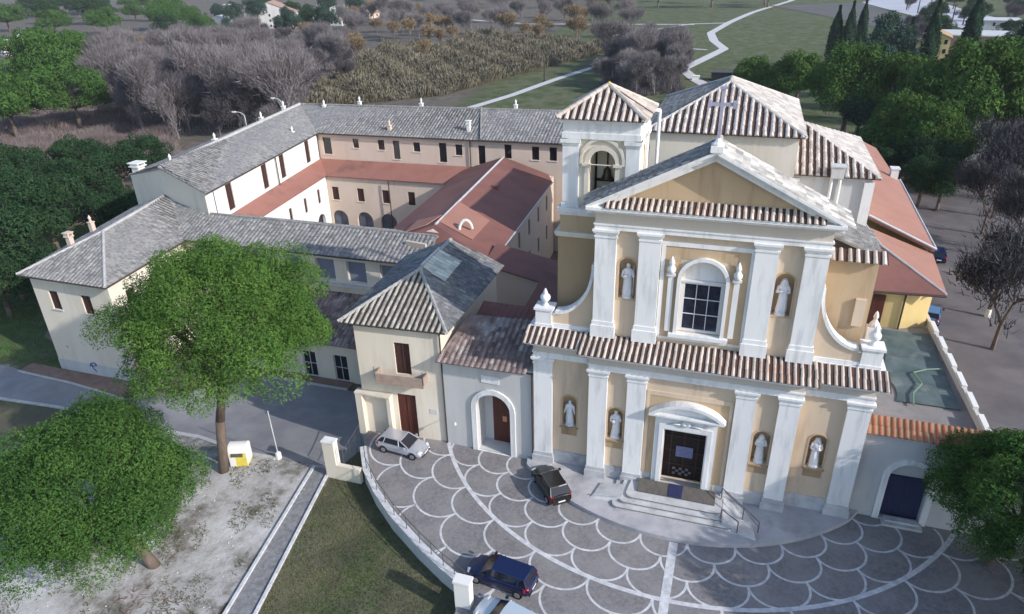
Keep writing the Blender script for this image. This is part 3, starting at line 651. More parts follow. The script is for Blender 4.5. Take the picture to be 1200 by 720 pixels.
# crossing pavilion and right transept
m = MB(); m.prism([(4.5, 22.4), (16.8, 22.4), (16.8, 38.6), (4.5, 38.6)], -1, 19.9); part('crossing_wall', m, P_cream, church)
def hip(x0, x1, y0, y1, ze, zr, ya, yb, parent, mats, names='crossing_roof', sp=.5):
    xc = (x0 + x1) / 2; rbs = []
    faces = [([(x0, y0, ze), (x1, y0, ze), (xc, ya, zr)], 0), ([(x1, y0, ze), (x1, y1, ze), (xc, yb, zr), (xc, ya, zr)], 1), ([(x1, y1, ze), (x0, y1, ze), (xc, yb, zr)], 2), ([(x0, y1, ze), (x0, y0, ze), (xc, ya, zr), (xc, yb, zr)], 3)]
    for pts, k in faces:
        m = MB(); rb = MB(); base, tile = mats[k]
        roofpoly(m, pts, (0, 1), sp=sp, rad=sp * .31, seg=.6, thick=.12, ribs=rb if tile is not base else None)
        o_ = part(names, m, base, parent)
        if tile is not base: part('roof_tiles', rb, tile, o_)
    m = MB(); caps(m, (xc, ya, zr), (xc, yb, zr)); 
    for a in ((x0, y0), (x1, y0)): caps(m, (a[0], a[1], ze), (xc, ya, zr), .13)
    for a in ((x0, y1), (x1, y1)): caps(m, (a[0], a[1], ze), (xc, yb, zr), .13)
    part('ridge_tiles', m, mats[0][1], parent)
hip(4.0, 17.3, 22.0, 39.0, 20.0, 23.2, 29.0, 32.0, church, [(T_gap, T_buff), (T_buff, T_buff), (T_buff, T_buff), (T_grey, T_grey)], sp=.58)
m = MB(); m.prism([(16.8, 25.8), (23.5, 25.8), (23.5, 41.2), (16.8, 41.2)], -1, 15.9); part('transept_wall', m, P_grey, church)
m = MB(); rb = MB(); roofpoly(m, [(16.9, 25.4, 16.0), (24.1, 25.4, 16.0), (17.7, 33.2, 19.0), (16.9, 33.2, 19.0)], (0, 1), sp=.58, rad=.18, thick=.12, ribs=rb); t_ = part('transept_roof', m, T_gap, church); part('roof_tiles', rb, T_buff, t_)
m = MB(); roofpoly(m, [(24.1, 25.4, 16.0), (24.1, 41.5, 16.0), (17.7, 33.6, 19.0), (17.7, 33.2, 19.0)], (0, 1), sp=.58, rad=.18); part('transept_roof', m, T_buff, church)
m = MB(); roofpoly(m, [(24.1, 41.5, 16.0), (16.9, 41.5, 16.0), (16.9, 33.6, 19.0), (17.7, 33.6, 19.0)], (0, 1), sp=.58, rad=.18); part('transept_roof', m, T_buff, church)
m = MB(); m.box(22.9, 23.7, 25.55, 25.82, -1, 15.6); m.box(16.75, 17.6, 25.6, 25.82, -1, 15.6); part('transept_pilaster', m, P_white, church)
m = MB(); m.box(20.05, 21.1, 25.1, 26.0, 15.9, 16.9); m.box(19.95, 21.2, 25.0, 26.1, 16.9, 17.0); part('roof_tank', m, P_grey, church)
m = MB(); m.tube((20.2, 25.6, 16.1), (20.2, 25.6, 5), .14); m.tube((20.9, 25.6, 16.1), (20.9, 25.6, 5), .14); part('downpipe', m, P_white, church)
m = MB(); m.tube((6.75, 8.2, 19.5), (6.75, 8.2, 24.5), .12); m.tube((6.75, 8.2, 24.5), (6.5, 7.2, 24.7), .12); part('downpipe', m, P_white, church)
# right side aisle roofs (smooth terracotta) and yellow sacristy
m = MB(); m.prism([(21.2, 27), (29.4, 27), (29.6, 48.5), (23.6, 48.5), (21.2, 41)], -1, 9.2); part('aisle_wall', m, P_yellow, church)
m = MB(); roofpoly(m, [(24.1, 27.6, 12.0), (30.0, 27.0, 9.5), (30.4, 49.5, 9.5), (26.0, 49.5, 11.4), (24.1, 42, 12.0)], (1, 2), sp=.5, rad=0, thick=.3); part('aisle_roof', m, T_terra, church)
m = MB(); flashline(m, (24.1, 27.5, 12.05), (30.0, 26.9, 9.55), .13); flashline(m, (30.05, 27, 9.5), (30.45, 49.5, 9.5), .1); part('roof_flashing', m, M_lead, church)
m = MB(); roofpoly(m, [(26.0, 49.6, 11.0), (30.4, 49.6, 9.2), (30.0, 66, 9.2), (26.5, 66, 10.8)], (1, 2), sp=.5, rad=0, thick=.3); part('aisle_roof', m, T_terra, church)
m = MB(); m.prism([(22, 49), (29.7, 49), (29.4, 65.6), (22, 65.6)], -1, 9.0); part('aisle_wall', m, P_yellow, church)
m = MB(); m.box(29.2, 30.0, 48.6, 49.6, 9, 10.9); m.box(29.1, 30.1, 48.5, 49.7, 10.9, 11.0); part('chimney', m, P_white, church)
m = MB(); m.prism([(21.0, 18.4), (26.4, 18.1), (28.6, 19.2), (29.2, 26.9), (21.0, 26.9)], -.5, 8.95); part('sacristy_wall', m, P_yellow, church)
m = MB(); roofpoly(m, [(23.9, 26.6, 11.3), (24.7, 22.5, 11.0), (29.3, 18.3, 9.0), (29.9, 27.0, 9.0)], (2, 3), sp=.5, rad=0, thick=.18); part('sacristy_roof', m, T_terra, church)
m = MB(); roofpoly(m, [(23.0, 17.4, 9.0), (29.2, 17.9, 9.02), (24.7, 22.5, 11.0), (23.0, 22.5, 11.0)], (0, 1), sp=.5, rad=0, thick=.16); part('sacristy_roof', m, T_red, church)
m = MB(); flashline(m, (24.7, 22.5, 11.05), (29.2, 18.0, 9.05), .1); flashline(m, (23.9, 26.8, 11.35), (24.7, 22.5, 11.05), .08); part('roof_flashing', m, M_lead, church)
m = MB(); flashline(m, (23.0, 17.35, 8.9), (29.2, 17.85, 8.9), .09); m.tube((26.4, 18.0, 8.9), (26.4, 18.0, 5.3), .07); part('gutter', m, M_gut, church)
m = MB(); m.box(24.1, 25.0, 18.05, 18.5, 5.3, 8.4); part('dark_red_door', m, M_door, church)
m = MB(); m.box(23.2, 24.0, 18.1, 18.5, 5.3, 8.6); part('grey_post', m, P_grey, church)

# ------------------------------------------------------------------ gateway building between church and house
gate = thing('gateway_building', 'low grey plastered building with white arched gateway between house and church', 'building', (-3.5, .3, -.3))
m = MB(); m.prism([(-7.1, .42), (.1, .2), (.1, 5.2), (-7.1, 5.4)], -1.2, 7.6); gw = part('wall', m, P_grey, gate)
GP = Plane((-7.1, .42), (.1, .2), 1); cc = []
c = MB(); slab(c, GP, arch(4.0, -.27, 2.7, 5.3), .5, -1.6); cc.append(c); cut(gw, cc)
m = MB(); ring(m, GP, arch(4.0, -.28, 3.5, 5.75), arch(4.0, -.27, 2.72, 5.32), -.03, .14); part('arch_surround', m, P_white, gate)
m = MB(); slab(m, GP, arch(4.0, -.26, 2.68, 5.25), -1.58, -1.5); ad = part('back_wall', m, P_grey, gate)
m = MB(); slab(m, GP, rect(4.25, -.25, 1.7, 4.2), -1.5, -1.42); dd = part('door', m, M_door, gate)
m = MB(); slab(m, GP, rect(4.35, 1.7, .35, .5), -1.42, -1.40); part('notice', m, mat('orange_notice', (.55, .25, .15), rough=.6), dd)
m = MB(); slab(m, GP, rect(3.85, 6.0, 1.4, .62), -.02, .05); part('plaque', m, P_white, gate)
m = MB(); roofpoly(m, [(-7.3, -.25, 7.55), (-.35, -.45, 7.75), (-.1, 4.6, 9.3), (-6.3, 4.4, 9.3)], (0, 1), sp=.42, rad=.15, seg=.5); part('roof', m, T_brown, gate)
m = MB(); flashline(m, (-7.2, .3, 7.4), (.1, .1, 7.45), .06); m.tube((.02, .02, 7.4), (.02, .02, -.2), .06); part('gutter', m, M_gut, gate)
m = MB(); m.tube((-6.6, .3, 2.3), (-5.9, -.6, 2.5), .03); m.lathe((-5.9, -.6, 2.35), [(.05, 0), (.12, .05), (.1, .2), (.03, .25)], 8); part('wall_lamp', m, M_frame, gate)

# small red-roofed infill behind the gateway
inf = thing('red_roofed_annex', 'small pink-walled annex with dark red roofs wedged behind the gateway', 'building', (-3, 8, -.3))
m = MB(); m.prism([(-6.2, 5.6), (.4, 5.3), (.4, 7.3), (-6.0, 7.4)], -1, 8.25); m.prism([(-2.8, 7.4), (.7, 7.3), (.7, 13.1), (-2.5, 13.3)], -1, 8.2); part('wall', m, P_court, inf)
m = MB(); roofpoly(m, [(-6.3, 5.5, 8.4), (.6, 5.2, 8.4), (.6, 7.2, 9.0), (-6.2, 7.4, 9.0)], (0, 1), sp=.45, rad=.09); part('roof', m, T_red, inf)
m = MB(); m.prism([(-6.3, 7.45), (-2.85, 7.45), (-2.6, 15.1), (-6.1, 15.1)], -1, 4.4); part('flat_roof', m, T_red, inf)
m = MB(); roofpoly(m, [(-2.9, 7.4, 8.6), (.9, 7.2, 8.4), (.9, 13.2, 8.5), (-2.6, 13.4, 9.5)], (0, 1), sp=.5, rad=0); part('roof', m, T_red, inf)

# ------------------------------------------------------------------ entrance house
house = thing('entrance_house', 'cream two-storey house with hipped grey tile roof and small balcony beside the piazza', 'house', (-10.5, .3, -.3))
m = MB(); m.prism([(-14.0, .1), (-7.15, .55), (-7.0, 12.8), (-14.6, 12.4)], -2.6, 9.75); hw = part('wall', m, P_cream, house)
HP = Plane((-14.0, .1), (-7.15, .55), 1); cc = []
window(house, cc, HP, 3.75, 5.55, 1.25, 2.75, 'shut', mull=(1, 0), name='balcony_door', surround=None, sill=False)
window(house, cc, HP, 3.7, -.25, 1.55, 3.95, 'shut', mull=(1, 0), name='front_door', sill=False, pmat=M_door, fmat=M_door)
HR = Plane((-7.15, .55), (-7.0, 12.8), 1)
cut(hw, cc)
m = MB(); slab(m, HP, rect(3.7, 5.1, 3.9, .22), -.05, 1.0); slab(m, HP, rect(3.7, 5.32, 3.85, .62), .88, .98)
for u in (1.78, 5.62): m.hull2([HP.p(u - .05, z, d) for z, d in ((5.32, .0), (5.32, .98), (5.95, .98), (5.95, 0))], [HP.p(u + .05, z, d) for z, d in ((5.32, 0), (5.32, .98), (5.95, .98), (5.95, 0))])
bal = part('balcony', m, mat('balcony_stone', (.30, .22, .18), (.40, .31, .26), 2), house)
m = MB()
for u in (1.75, 5.65): m.tube(HP.p(u, 5.4, .95), HP.p(u, 6.6, 1.0), .03)
m.tube(HP.p(1.75, 6.3, .97), HP.p(2.1, 6.3, .97), .02); part('balcony_railing', m, M_metal, bal)
m = MB(); slab(m, HP, rect(5.9, 2.2, .6, .45), -.02, .03); part('plaque', m, P_grey, house)
m = MB(); m.box(-14.4, -13.85, -.4, .3, -.3, 3.55); m.box(-11.75, -11.45, -.3, .24, -.3, 3.6); m.box(-14.45, -11.4, -.42, .24, 3.55, 3.68); part('porch', m, P_cream, house)
m = MB(); m.tube((-7.1, .4, 9.6), (-7.1, .4, -.3), .06); flashline(m, (-14.9, -.35, 9.72), (-6.5, .15, 9.72), .07); flashline(m, (-6.45, .2, 9.72), (-6.35, 12.9, 9.72), .06); part('gutter', m, M_gut, house)
FL_, FR_, BR_, BL_, RF_, RB_ = (-15.0, -.35, 9.8), (-6.4, .15, 9.8), (-6.3, 13.0, 9.8), (-15.6, 12.8, 9.8), (-10.9, 5.9, 11.9), (-11.0, 12.6, 11.9)
m = MB(); rb = MB(); roofpoly(m, [FL_, FR_, RF_], (0, 1), sp=.44, rad=.135, seg=.5, ribs=rb); o_ = part('roof', m, T_gap, house); part('roof_tiles', rb, mat('grey_beige_tiles', (.24, .24, .21), (.40, .40, .35), 1.5, rnd=.3, bump=.3), o_)
m = MB(); roofpoly(m, [FR_, BR_, RB_, RF_], (0, 1), sp=.44, rad=.16, seg=.5); part('roof', m, T_dark, house)
m = MB(); roofpoly(m, [BL_, FL_, RF_, RB_], (0, 1), sp=.44, rad=.16, seg=.5); part('roof', m, T_dark, house)
m = MB(); caps(m, FL_, RF_, .15); caps(m, FR_, RF_, .15); caps(m, RF_, RB_, .17); part('ridge_tiles', m, mat('pale_ridge', (.3, .29, .27), (.45, .44, .42), 2, rnd=.3), house)
def lerp3(a, b, t): return tuple(a[i] + (b[i] - a[i]) * t for i in range(3))
ca_, cb_ = lerp3(RF_, RB_, .05), lerp3(RF_, RB_, .6); cc_, cd_ = lerp3(cb_, lerp3(FR_, BR_, .75), .42), lerp3(ca_, lerp3(FR_, BR_, .42), .45)
m = MB(); up = lambda p, k=.14: (p[0], p[1], p[2] + k); roofpoly(m, [up(cd_), up(cc_), up(cb_), up(ca_)], (0, 1), sp=.44, rad=.15, seg=.5, thick=.02); part('pale_roof_patch', m, mat('pale_patch_tiles', (.46, .47, .40), (.62, .62, .54), 1, rnd=.3), house)
m = MB(); flashline(m, up(ca_, .25), up(cb_, .25), .1); part('roof_flashing', m, M_lead, house)

# ------------------------------------------------------------------ front wing with corner block
fw = thing('convent_front_wing', 'long cream convent wing with grey tiled roof and tall corner block behind the big pine', 'building', (-42, 4.2, -3.2))
m = MB(); m.prism([(-52.0, 4.2), (-42.4, 4.2), (-43.4, 15.8), (-43.4, 18.6), (-42.2, 22), (-56, 23.2)], -3.6, 7.7); bw = part('corner_block_wall', m, P_cream, fw)
WP = Plane((-52.0, 4.2), (-42.4, 4.2), 1); cc = []
window(fw, cc, WP, 2.4, 4.0, 1.15, 2.0, 'shut', mull=(1, 2)); window(fw, cc, WP, 6.45, 4.0, 1.15, 2.0, 'shut', mull=(1, 2)); window(fw, cc, WP, 1.8, -.5, .35, .35, 'glass', mull=(0, 0), sill=False)
WR = Plane((-42.4, 4.2), (-43.4, 15.8), 1)
for u in (2.5, 6.0, 9.5): window(fw, cc, WR, u, 4.0, 1.15, 2.0, 'shut', mull=(1, 2))
cut(bw, cc)
m = MB(); m.prism([(-52.04, 4.16), (-42.36, 4.16), (-42.5, 5.6), (-42.42, 4.22), (-51.98, 4.22)][:2] + [(-42.36, 4.24), (-52.04, 4.24)], -3.5, -1.9); part('wall_base', m, P_grey, fw)
m = MB(); 
gpts = [(4.1, -2.2), (4.35, -1.8), (4.8, -1.7), (5.05, -1.95), (4.7, -2.1), (4.35, -2.0), (4.5, -2.4), (4.8, -2.75)]
for a, b in zip(gpts, gpts[1:]): m.tube(WP.p(a[0], a[1], .05), WP.p(b[0], b[1], .05), .05)
part('blue_graffiti', m, mat('blue_paint', (.03, .06, .25), rough=.5), fw)
m = MB(); m.prism([(-43.5, 15.6), (-15.2, 15.6), (-15.2, 22.0), (-43.5, 22.0)], -3.6, 7.95); wv = part('wing_wall', m, P_cream, fw)
FW = Plane((-43.5, 15.6), (-15.2, 15.6), 1); cc = []
for x in (-41, -37.5, -34, -30.0, -26.3, -22.75, -19.0): window(fw, cc, FW, x + 43.5, 4.9, 2.15, 2.35, 'glass', mull=(0, 0), sill=False, depth=.35, pmat=mat('blue_grey_shutter', (.16, .18, .24), (.21, .23, .30), 1, rough=.5) if x == -41 else bpy.data.materials['blue_grey_shutter'])
cut(wv, cc)
m = MB(); slab(m, FW, rect(14.15, 4.55, 28.2, .2), -.02, .5); part('ledge', m, P_grey, fw)
# roofs of the corner block
EL, EM, ER = (-52.7, 3.6, 7.65), (-41.7, 3.4, 7.7), (-42.6, 14.9, 7.9)
A0, A1 = (-47.7, 10.0, 10.2), (-49.8, 21.3, 10.4)
OL = (-57.0, 23.4, 7.8)
J1 = (-41.8, 19.0, 9.45)
m = MB(); roofpoly(m, [EL, EM, A0], (0, 1)); part('corner_block_roof', m, T_grey, fw)
m = MB(); roofpoly(m, [EM, ER, (-44.5, 18.8, 9.0), A1, A0], (0, 1)); part('corner_block_roof', m, T_grey, fw)
m = MB(); roofpoly(m, [OL, EL, A0, A1], (0, 1)); part('corner_block_roof', m, T_grey, fw)
m = MB(); roofpoly(m, [A1, (-44.2, 14.9, 7.95), (-41.5, 14.9, 7.98), J1], (1, 2)); part('wing_roof', m, T_grey, fw)
m = MB(); roofpoly(m, [(-43.3, 14.85, 7.98), (-15.0, 14.95, 8.0), (-15.3, 19.0, 9.4), (-43.3, 19.0, 9.5)], (0, 1)); part('wing_roof', m, T_grey, fw)
m = MB(); roofpoly(m, [(-42.0, 19.0, 9.5), (-15.3, 19.0, 9.4), (-15.3, 22.8, 8.1), (-42.0, 22.8, 8.1)], (3, 2)); part('wing_roof', m, T_grey, fw)
mat('light_ridge', (.38, .37, .36), (.52, .5, .48), 2, rnd=.25)
for a_, b_, r_ in ((A0, A1, .17), (EM, A0, .14), (EL, A0, .14)):
    m = MB(); caps(m, a_, b_, r_); part('ridge_tiles', m, bpy.data.materials['light_ridge'], fw)
m = MB(); caps(m, (-42.5, 19, 9.5), (-15.3, 19.0, 9.42), .15); part('ridge_tiles', m, T_grey, fw)
m = MB(); flashline(m, (-52.7, 3.55, 7.55), (-41.65, 3.35, 7.6), .07); flashline(m, (-41.6, 3.4, 7.6), (-42.5, 14.8, 7.8), .07); flashline(m, (-42.5, 14.8, 7.85), (-15, 14.9, 7.9), .07); part('gutter', m, M_gut, fw)
chimney(fw, -51.8, 9.4, 8.9, .5, .55, 'box', P_court); chimney(fw, -53.6, 13.8, 8.9, .45, .4, 'hood', P_court)
# lean-to in front of the wing
m = MB(); m.prism([(-33.5, 10.0), (-14.7, 10.0), (-14.7, 15.5), (-33.5, 15.5)], -3.8, 1.1); lt = part('lean_to_wall', m, P_cream, fw)
LP = Plane((-33.5, 10), (-14.7, 10), 1); cc = []
for u in (3.4, 7.6, 11.1, 14.6): window(fw, cc, LP, u, -3.15, 1.5, 2.9, 'glass', mull=(1, 1), sill=False)
cut(lt, cc)
m = MB(); roofpoly(m, [(-33.7, 9.5, 1.1), (-14.6, 9.5, 1.15), (-14.6, 15.55, 3.7), (-33.7, 15.55, 3.7)], (0, 1), sp=.42, rad=.16, seg=.5); part('lean_to_roof', m, T_brown, fw)

# ------------------------------------------------------------------ convent quadrangle: left and back wings
qd = thing('convent', 'two-winged convent with grey tiled roofs, arcaded courtyard and red gallery roof', 'building', (-46, 47, -3.2))
IC, OC = (-42.1, 18.9), (-55.6, 22.6)     # gable end of the left wing
BC = (-45.9, 47.1)
m = MB(); m.prism([IC, BC, (-53.5, 60), (-60.5, 60), OC], -3.5, 11.95)
m.hull2([(-55.6, 22.6, 11.9), (-42.1, 18.9, 11.9), (-48.9, 20.75, 13.65)], [(-54, 30, 11.9), (-43.3, 28, 11.9), (-49.2, 28, 13.65)])
lwall = part('left_wing_wall', m, P_bright, qd)
LW = Plane(IC, BC, 1); cc = []
for u in (4.4, 12.6, 17.3, 24.85): window(qd, cc, LW, u, 8.55, 1.35, 3.05, 'shut', mull=(1, 3), sill=False)
cut(lwall, cc)
m = MB(); m.hull2([(-55.7, 22.5, -3.4), (-42.2, 18.8, -3.4), (-42.2, 18.8, 11.9), (-48.93, 20.62, 13.6), (-55.7, 22.5, 11.9)], [(-55.6, 22.62, -3.4), (-42.13, 18.93, -3.4), (-42.13, 18.93, 11.9), (-48.9, 20.77, 13.6), (-55.6, 22.62, 11.9)]); part('gable_wall', m, P_cream, qd)
m = MB(); m.prism([BC, (6, 48.6), (6, 64), (-56, 64), (-53.5, 60)], -3.5, 11.95); bwall = part('back_wing_wall', m, P_court, qd)
BW = Plane(BC, (6, 48.6), 1); cc = []
for x0, x1, z0, z1 in [(-45.1, -43.8, 8.9, 11.3), (-40.3, -39.4, 10.0, 11.3), (-36.4, -35.4, 9.9, 11.3), (-34.1, -33.1, 8.7, 11.3), (-31.0, -30.0, 9.9, 11.2), (-27.2, -26.1, 8.6, 11.3), (-24.8, -23.8, 9.7, 11.2), (-21.5, -20.5, 8.6, 11.2), (-17.8, -16.8, 9.6, 11.5), (-14.0, -13.0, 9.6, 11.4), (-11.6, -10.6, 9.6, 11.4), (-7.5, -6.5, 9.6, 11.4)]:
    window(qd, cc, BW, (x0 + x1) / 2 + 45.9, z0, x1 - x0, z1 - z0, 'glass', mull=(0, 0), sill=True, fmat=M_shut, smat=P_cream)
cut(bwall, cc)
RC0, RC1, RC2 = (-49.0, 20.4, 13.8), (-52.4, 53.6, 14.5), (6, 57, 14.5)
E0, E1, E2 = (-41.7, 18.5, 12.0), (-45.5, 46.7, 12.0), (6, 48.2, 12.05)
m = MB(); roofpoly(m, [E0, E1, RC1, RC0], (0, 1)); part('left_wing_roof', m, T_grey, qd)
m = MB(); roofpoly(m, [(-56.2, 22.7, 11.9), (-60.5, 60.5, 11.9), RC1, RC0], (0, 1)); part('left_wing_roof', m, T_grey, qd)
V1 = (-21.2, 47.4, 12.02)
m = MB(); roofpoly(m, [E1, (-20.9, 47.45, 12.02), (-23.8, 55.7, 14.5), RC1], (0, 1)); part('back_wing_roof', m, T_grey, qd)
m = MB(); roofpoly(m, [(-20.9, 47.3, 12.1), (6, 48.1, 12.1), (6, 57, 14.62), (-23.8, 55.7, 14.62)], (0, 1)); part('back_wing_roof', m, T_grey, qd)
m = MB(); roofpoly(m, [(-60.5, 60.5, 12.0), (6, 64.5, 12.0), RC2, RC1], (0, 1)); part('back_wing_roof', m, T_grey, qd)
m = MB(); caps(m, RC0, RC1, .22); part('pale_ridge', m, bpy.data.materials['light_ridge'], qd)
m = MB(); caps(m, RC1, RC2, .16); part('ridge_tiles', m, T_grey, qd)
m = MB(); caps(m, E0, RC0, .12); part('ridge_tiles', m, T_grey, qd)
m = MB(); flashline(m, (-20.9, 47.3, 12.2), (-23.8, 55.7, 14.7), .12); part('roof_step', m, T_grey, qd)
m = MB(); flashline(m, (-41.65, 18.5, 11.9), (-45.45, 46.65, 11.9), .07); flashline(m, (-45.45, 46.6, 11.9), (6, 48.1, 11.95), .08); m.tube((-43.95, 34.2, 11.9), (-43.95, 34.2, 8), .07); m.tube((-42.3, 20.2, 11.9), (-42.3, 20.2, 8), .08)
m.tube((-45.8, 46.9, 11.9), (-45.8, 46.9, 8), .07); m.tube((-22.6, 47.6, 11.9), (-22.6, 47.6, 8), .08); m.tube((-33.0, 42.95, 6.9), (-33.0, 42.95, -2), .08); part('gutter', m, M_gut, qd)
for (x, y, z, k) in [(-55.2, 23.4, 12.0, 'box'), (-49.3, 22.5, 13.7, 'hood'), (-50.8, 32.0, 13.9, 'hood'), (-52.2, 43.6, 14.2, 'hood'), (-53.2, 50.5, 14.4, 'hood'), (-47.2, 43.2, 12.5, 'hood'), (-48.1, 53.4, 14.2, 'hood'), (-43.5, 56.0, 14.4, 'hood'), (-34.9, 48.5, 12.8, 'hood'), (-33.5, 56.5, 14.4, 'hood'), (-23.4, 49.5, 12.8, 'box'), (-19.3, 58.0, 14.4, 'hood')]:
    chimney(qd, x, y, z - .2, 1.0 if (x, k) == (-55.2, 'box') else .45, 1.0 if k == 'box' else .5, k, P_bright if x != -34.9 else P_court)
# gallery around the court
m = MB(); m.prism([(-43.9, 18.95), (-40.55, 22.0), (-42.9, 43.2), (-45.5, 46.9)], -3.5, 6.85); g1 = part('gallery_wall', m, P_bright, qd)
m = MB(); m.prism([(-42.9, 43.25), (-15, 43.9), (-15, 47.8), (-45.4, 46.9)], -3.5, 6.85); g2 = part('gallery_wall', m, P_court, qd)
G1 = Plane((-40.55, 22.0), (-42.9, 43.2), 1); G2 = Plane((-42.9, 43.25), (-15, 43.9), 1); cc = []
for u in (2.5, 6.5, 10.5, 14.6, 18.6): window(qd, cc, G1, u, 3.75, .75, 2.0, 'shut', mull=(0, 0), sill=False)
for u in (2.6, 6.5, 10.4, 14.4, 18.4): window(qd, cc, G1, u, -2.9, 2.3, 5.1, 'glass', True, depth=.5, mull=(1, 1), sill=False, name='arched_opening', fmat=M_gut)
cut(g1, cc); cc = []
for x in (-41.7, -37.75, -33.9, -30.0, -26): window(qd, cc, G2, x + 42.9, 3.45, 1.05, 1.9, 'shut', mull=(1, 0), sill=True, smat=P_cream)
for x in (-41.45, -37.5, -33.8, -30.0, -26): window(qd, cc, G2, x + 42.9, -2.9, 2.45, 4.8, 'glass', True, depth=.4, mull=(1, 1), sill=False, name='arched_opening', fmat=M_gut, pmat=mat('blue_grey_glazing', (.08, .09, .12), (.15, .16, .2), 1, rough=.3) if x == -41.45 else bpy.data.materials['blue_grey_glazing'])
cut(g2, cc)
m = MB(); roofpoly(m, [(-40.2, 20.0, 7.0), (-42.55, 42.85, 7.0), (-45.8, 47.0, 8.2), (-42.2, 19.2, 8.2)], (0, 1), sp=.5, rad=0); part('gallery_roof', m, T_gal, qd)
m = MB(); roofpoly(m, [(-42.55, 42.85, 7.0), (-16, 43.4, 7.0), (-16, 47.9, 8.2), (-45.8, 47.0, 8.2)], (0, 1), sp=.5, rad=0); part('gallery_roof', m, T_gal, qd)
mb = MB(); mb.prism([(-41, 22.5), (-22, 22.5), (-22, 43.5), (-43, 43.5)], -3.3, -2.95); struct('courtyard', mb, M_cobble)

# ------------------------------------------------------------------ red roofed hall across the court
hall = thing('red_roofed_hall', 'long hall with dull red roof crossing the convent courtyard to the back wing', 'building', (-16.5, 30, -3.2))
m = MB(); m.prism([(-22.3, 18.5), (-9.8, 18.5), (-10.9, 47.6), (-23, 47.6)], -3.4, 7.7); m.hull2([(-22.3, 18.5, 7.6), (-9.8, 18.5, 7.6), (-16.2, 20, 9.7)], [(-23, 47.5, 7.6), (-10.9, 47.5, 7.6), (-17.5, 47, 9.7)]); hwl = part('wall', m, P_court, hall)
HW = Plane((-9.8, 18.5), (-10.9, 47.6), 1); cc = []
for u in (2.5, 7, 11.5, 16, 20.5, 25): window(hall, cc, HW, u, 4.3, .8, 2.0, 'shut', mull=(0, 0), sill=False)
for u in (2.5, 7, 11.5, 16, 20.5, 25): window(hall, cc, HW, u, .3, .8, 2.0, 'shut', mull=(0, 0), sill=False)
cut(hwl, cc)
RFh, RBh = (-16.1, 20.6, 10.0), (-17.7, 47.2, 10.0)
m = MB(); roofpoly(m, [(-22.3, 17.5, 7.9), (-23.6, 47.2, 7.9), RBh, RFh], (0, 1), sp=.5, rad=0); part('roof', m, T_red, hall)
m = MB(); roofpoly(m, [(-9.2, 17.6, 7.75), (-10.4, 45.0, 7.7), (-11.6, 47.6, 7.9), RBh, RFh], (0, 1), sp=.5, rad=0); part('roof', m, T_red, hall)
m = MB(); roofpoly(m, [(-22.3, 17.5, 7.9), (-9.2, 17.6, 7.8), RFh], (0, 1), sp=.5, rad=0); part('roof', m, T_red, hall)
m = MB(); flashline(m, RFh, RBh, .13); flashline(m, (-9.15, 17.6, 7.7), (-10.35, 45, 7.65), .08); part('ridge_flashing', m, M_lead, hall)
def onslope(a, b, c, d, k=.07): return [(p[0], p[1], p[2] + k) for p in (a, b, c, d)]
def hz(x, y): # roof height on the right slope
    xr = -16.1 - (y - 20.6) * .06; xe = -9.2 - (y - 17.6) * .044; return 10 + (7.75 - 10) * (x - xr) / (xe - xr)
pt = lambda x, y: (x, y, hz(x, y) + .07)
m = MB(); m.hull2([(x, y, z - .05) for x, y, z in [pt(-16.1, 21.5), pt(-12.2, 20.6), pt(-12.4, 26.5), pt(-16.45, 28)]], [pt(-16.1, 21.5), pt(-12.2, 20.6), pt(-12.4, 26.5), pt(-16.45, 28)]); part('new_roof_patch', m, T_redl, hall)
m = MB(); q = [(-19.4, 20.3, 8.98), (-17.2, 20.9, 9.75), (-16.6, 23.5, 9.95), (-19.6, 23.8, 8.98)]; m.hull2([(x, y, z - .03) for x, y, z in q], [(x, y, z + .08) for x, y, z in q]); part('new_roof_patch', m, T_redl, hall)
m = MB(); pr = []
for k in range(9): a = math.pi * k / 8; pr.append((-13.4 - .55 * math.cos(a), 21.6 + .1 * k, hz(-13.4, 22) + .15 + 1.0 * math.sin(a)))
m.path(pr, .16, 8); part('curved_vent_pipe', m, M_white if False else P_bright, hall)
m = MB(); m.box(-15.3, -14.6, 35.5, 36.3, 8.9, hz(-15, 36) + .3); part('roof_vent', m, T_red, hall)
m = MB(); m.prism([(-17.9, 17.3), (-15.6, 16.9), (-15.6, 17.25), (-17.9, 17.6)], 7, 9.3); part('parapet', m, P_court, hall)
# side limb of the hall stepping down towards the bell tower
lim = thing('red_roofed_passage', 'narrow passage with sloping dull red roof between hall and bell tower', 'building', (-5, 17, -.5))
m = MB(); m.prism([(-9.6, 17.5), (-1.2, 14.9), (-.6, 18.2), (-9.8, 20.6)], -1, 7.4); part('wall', m, P_court, lim)
m = MB(); roofpoly(m, [(-9.9, 17.2, 7.75), (-1.0, 14.2, 7.5), (-.2, 17.8, 8.1), (-9.8, 21.2, 8.4)], (0, 1), sp=.5, rad=0); part('roof', m, T_red, lim)

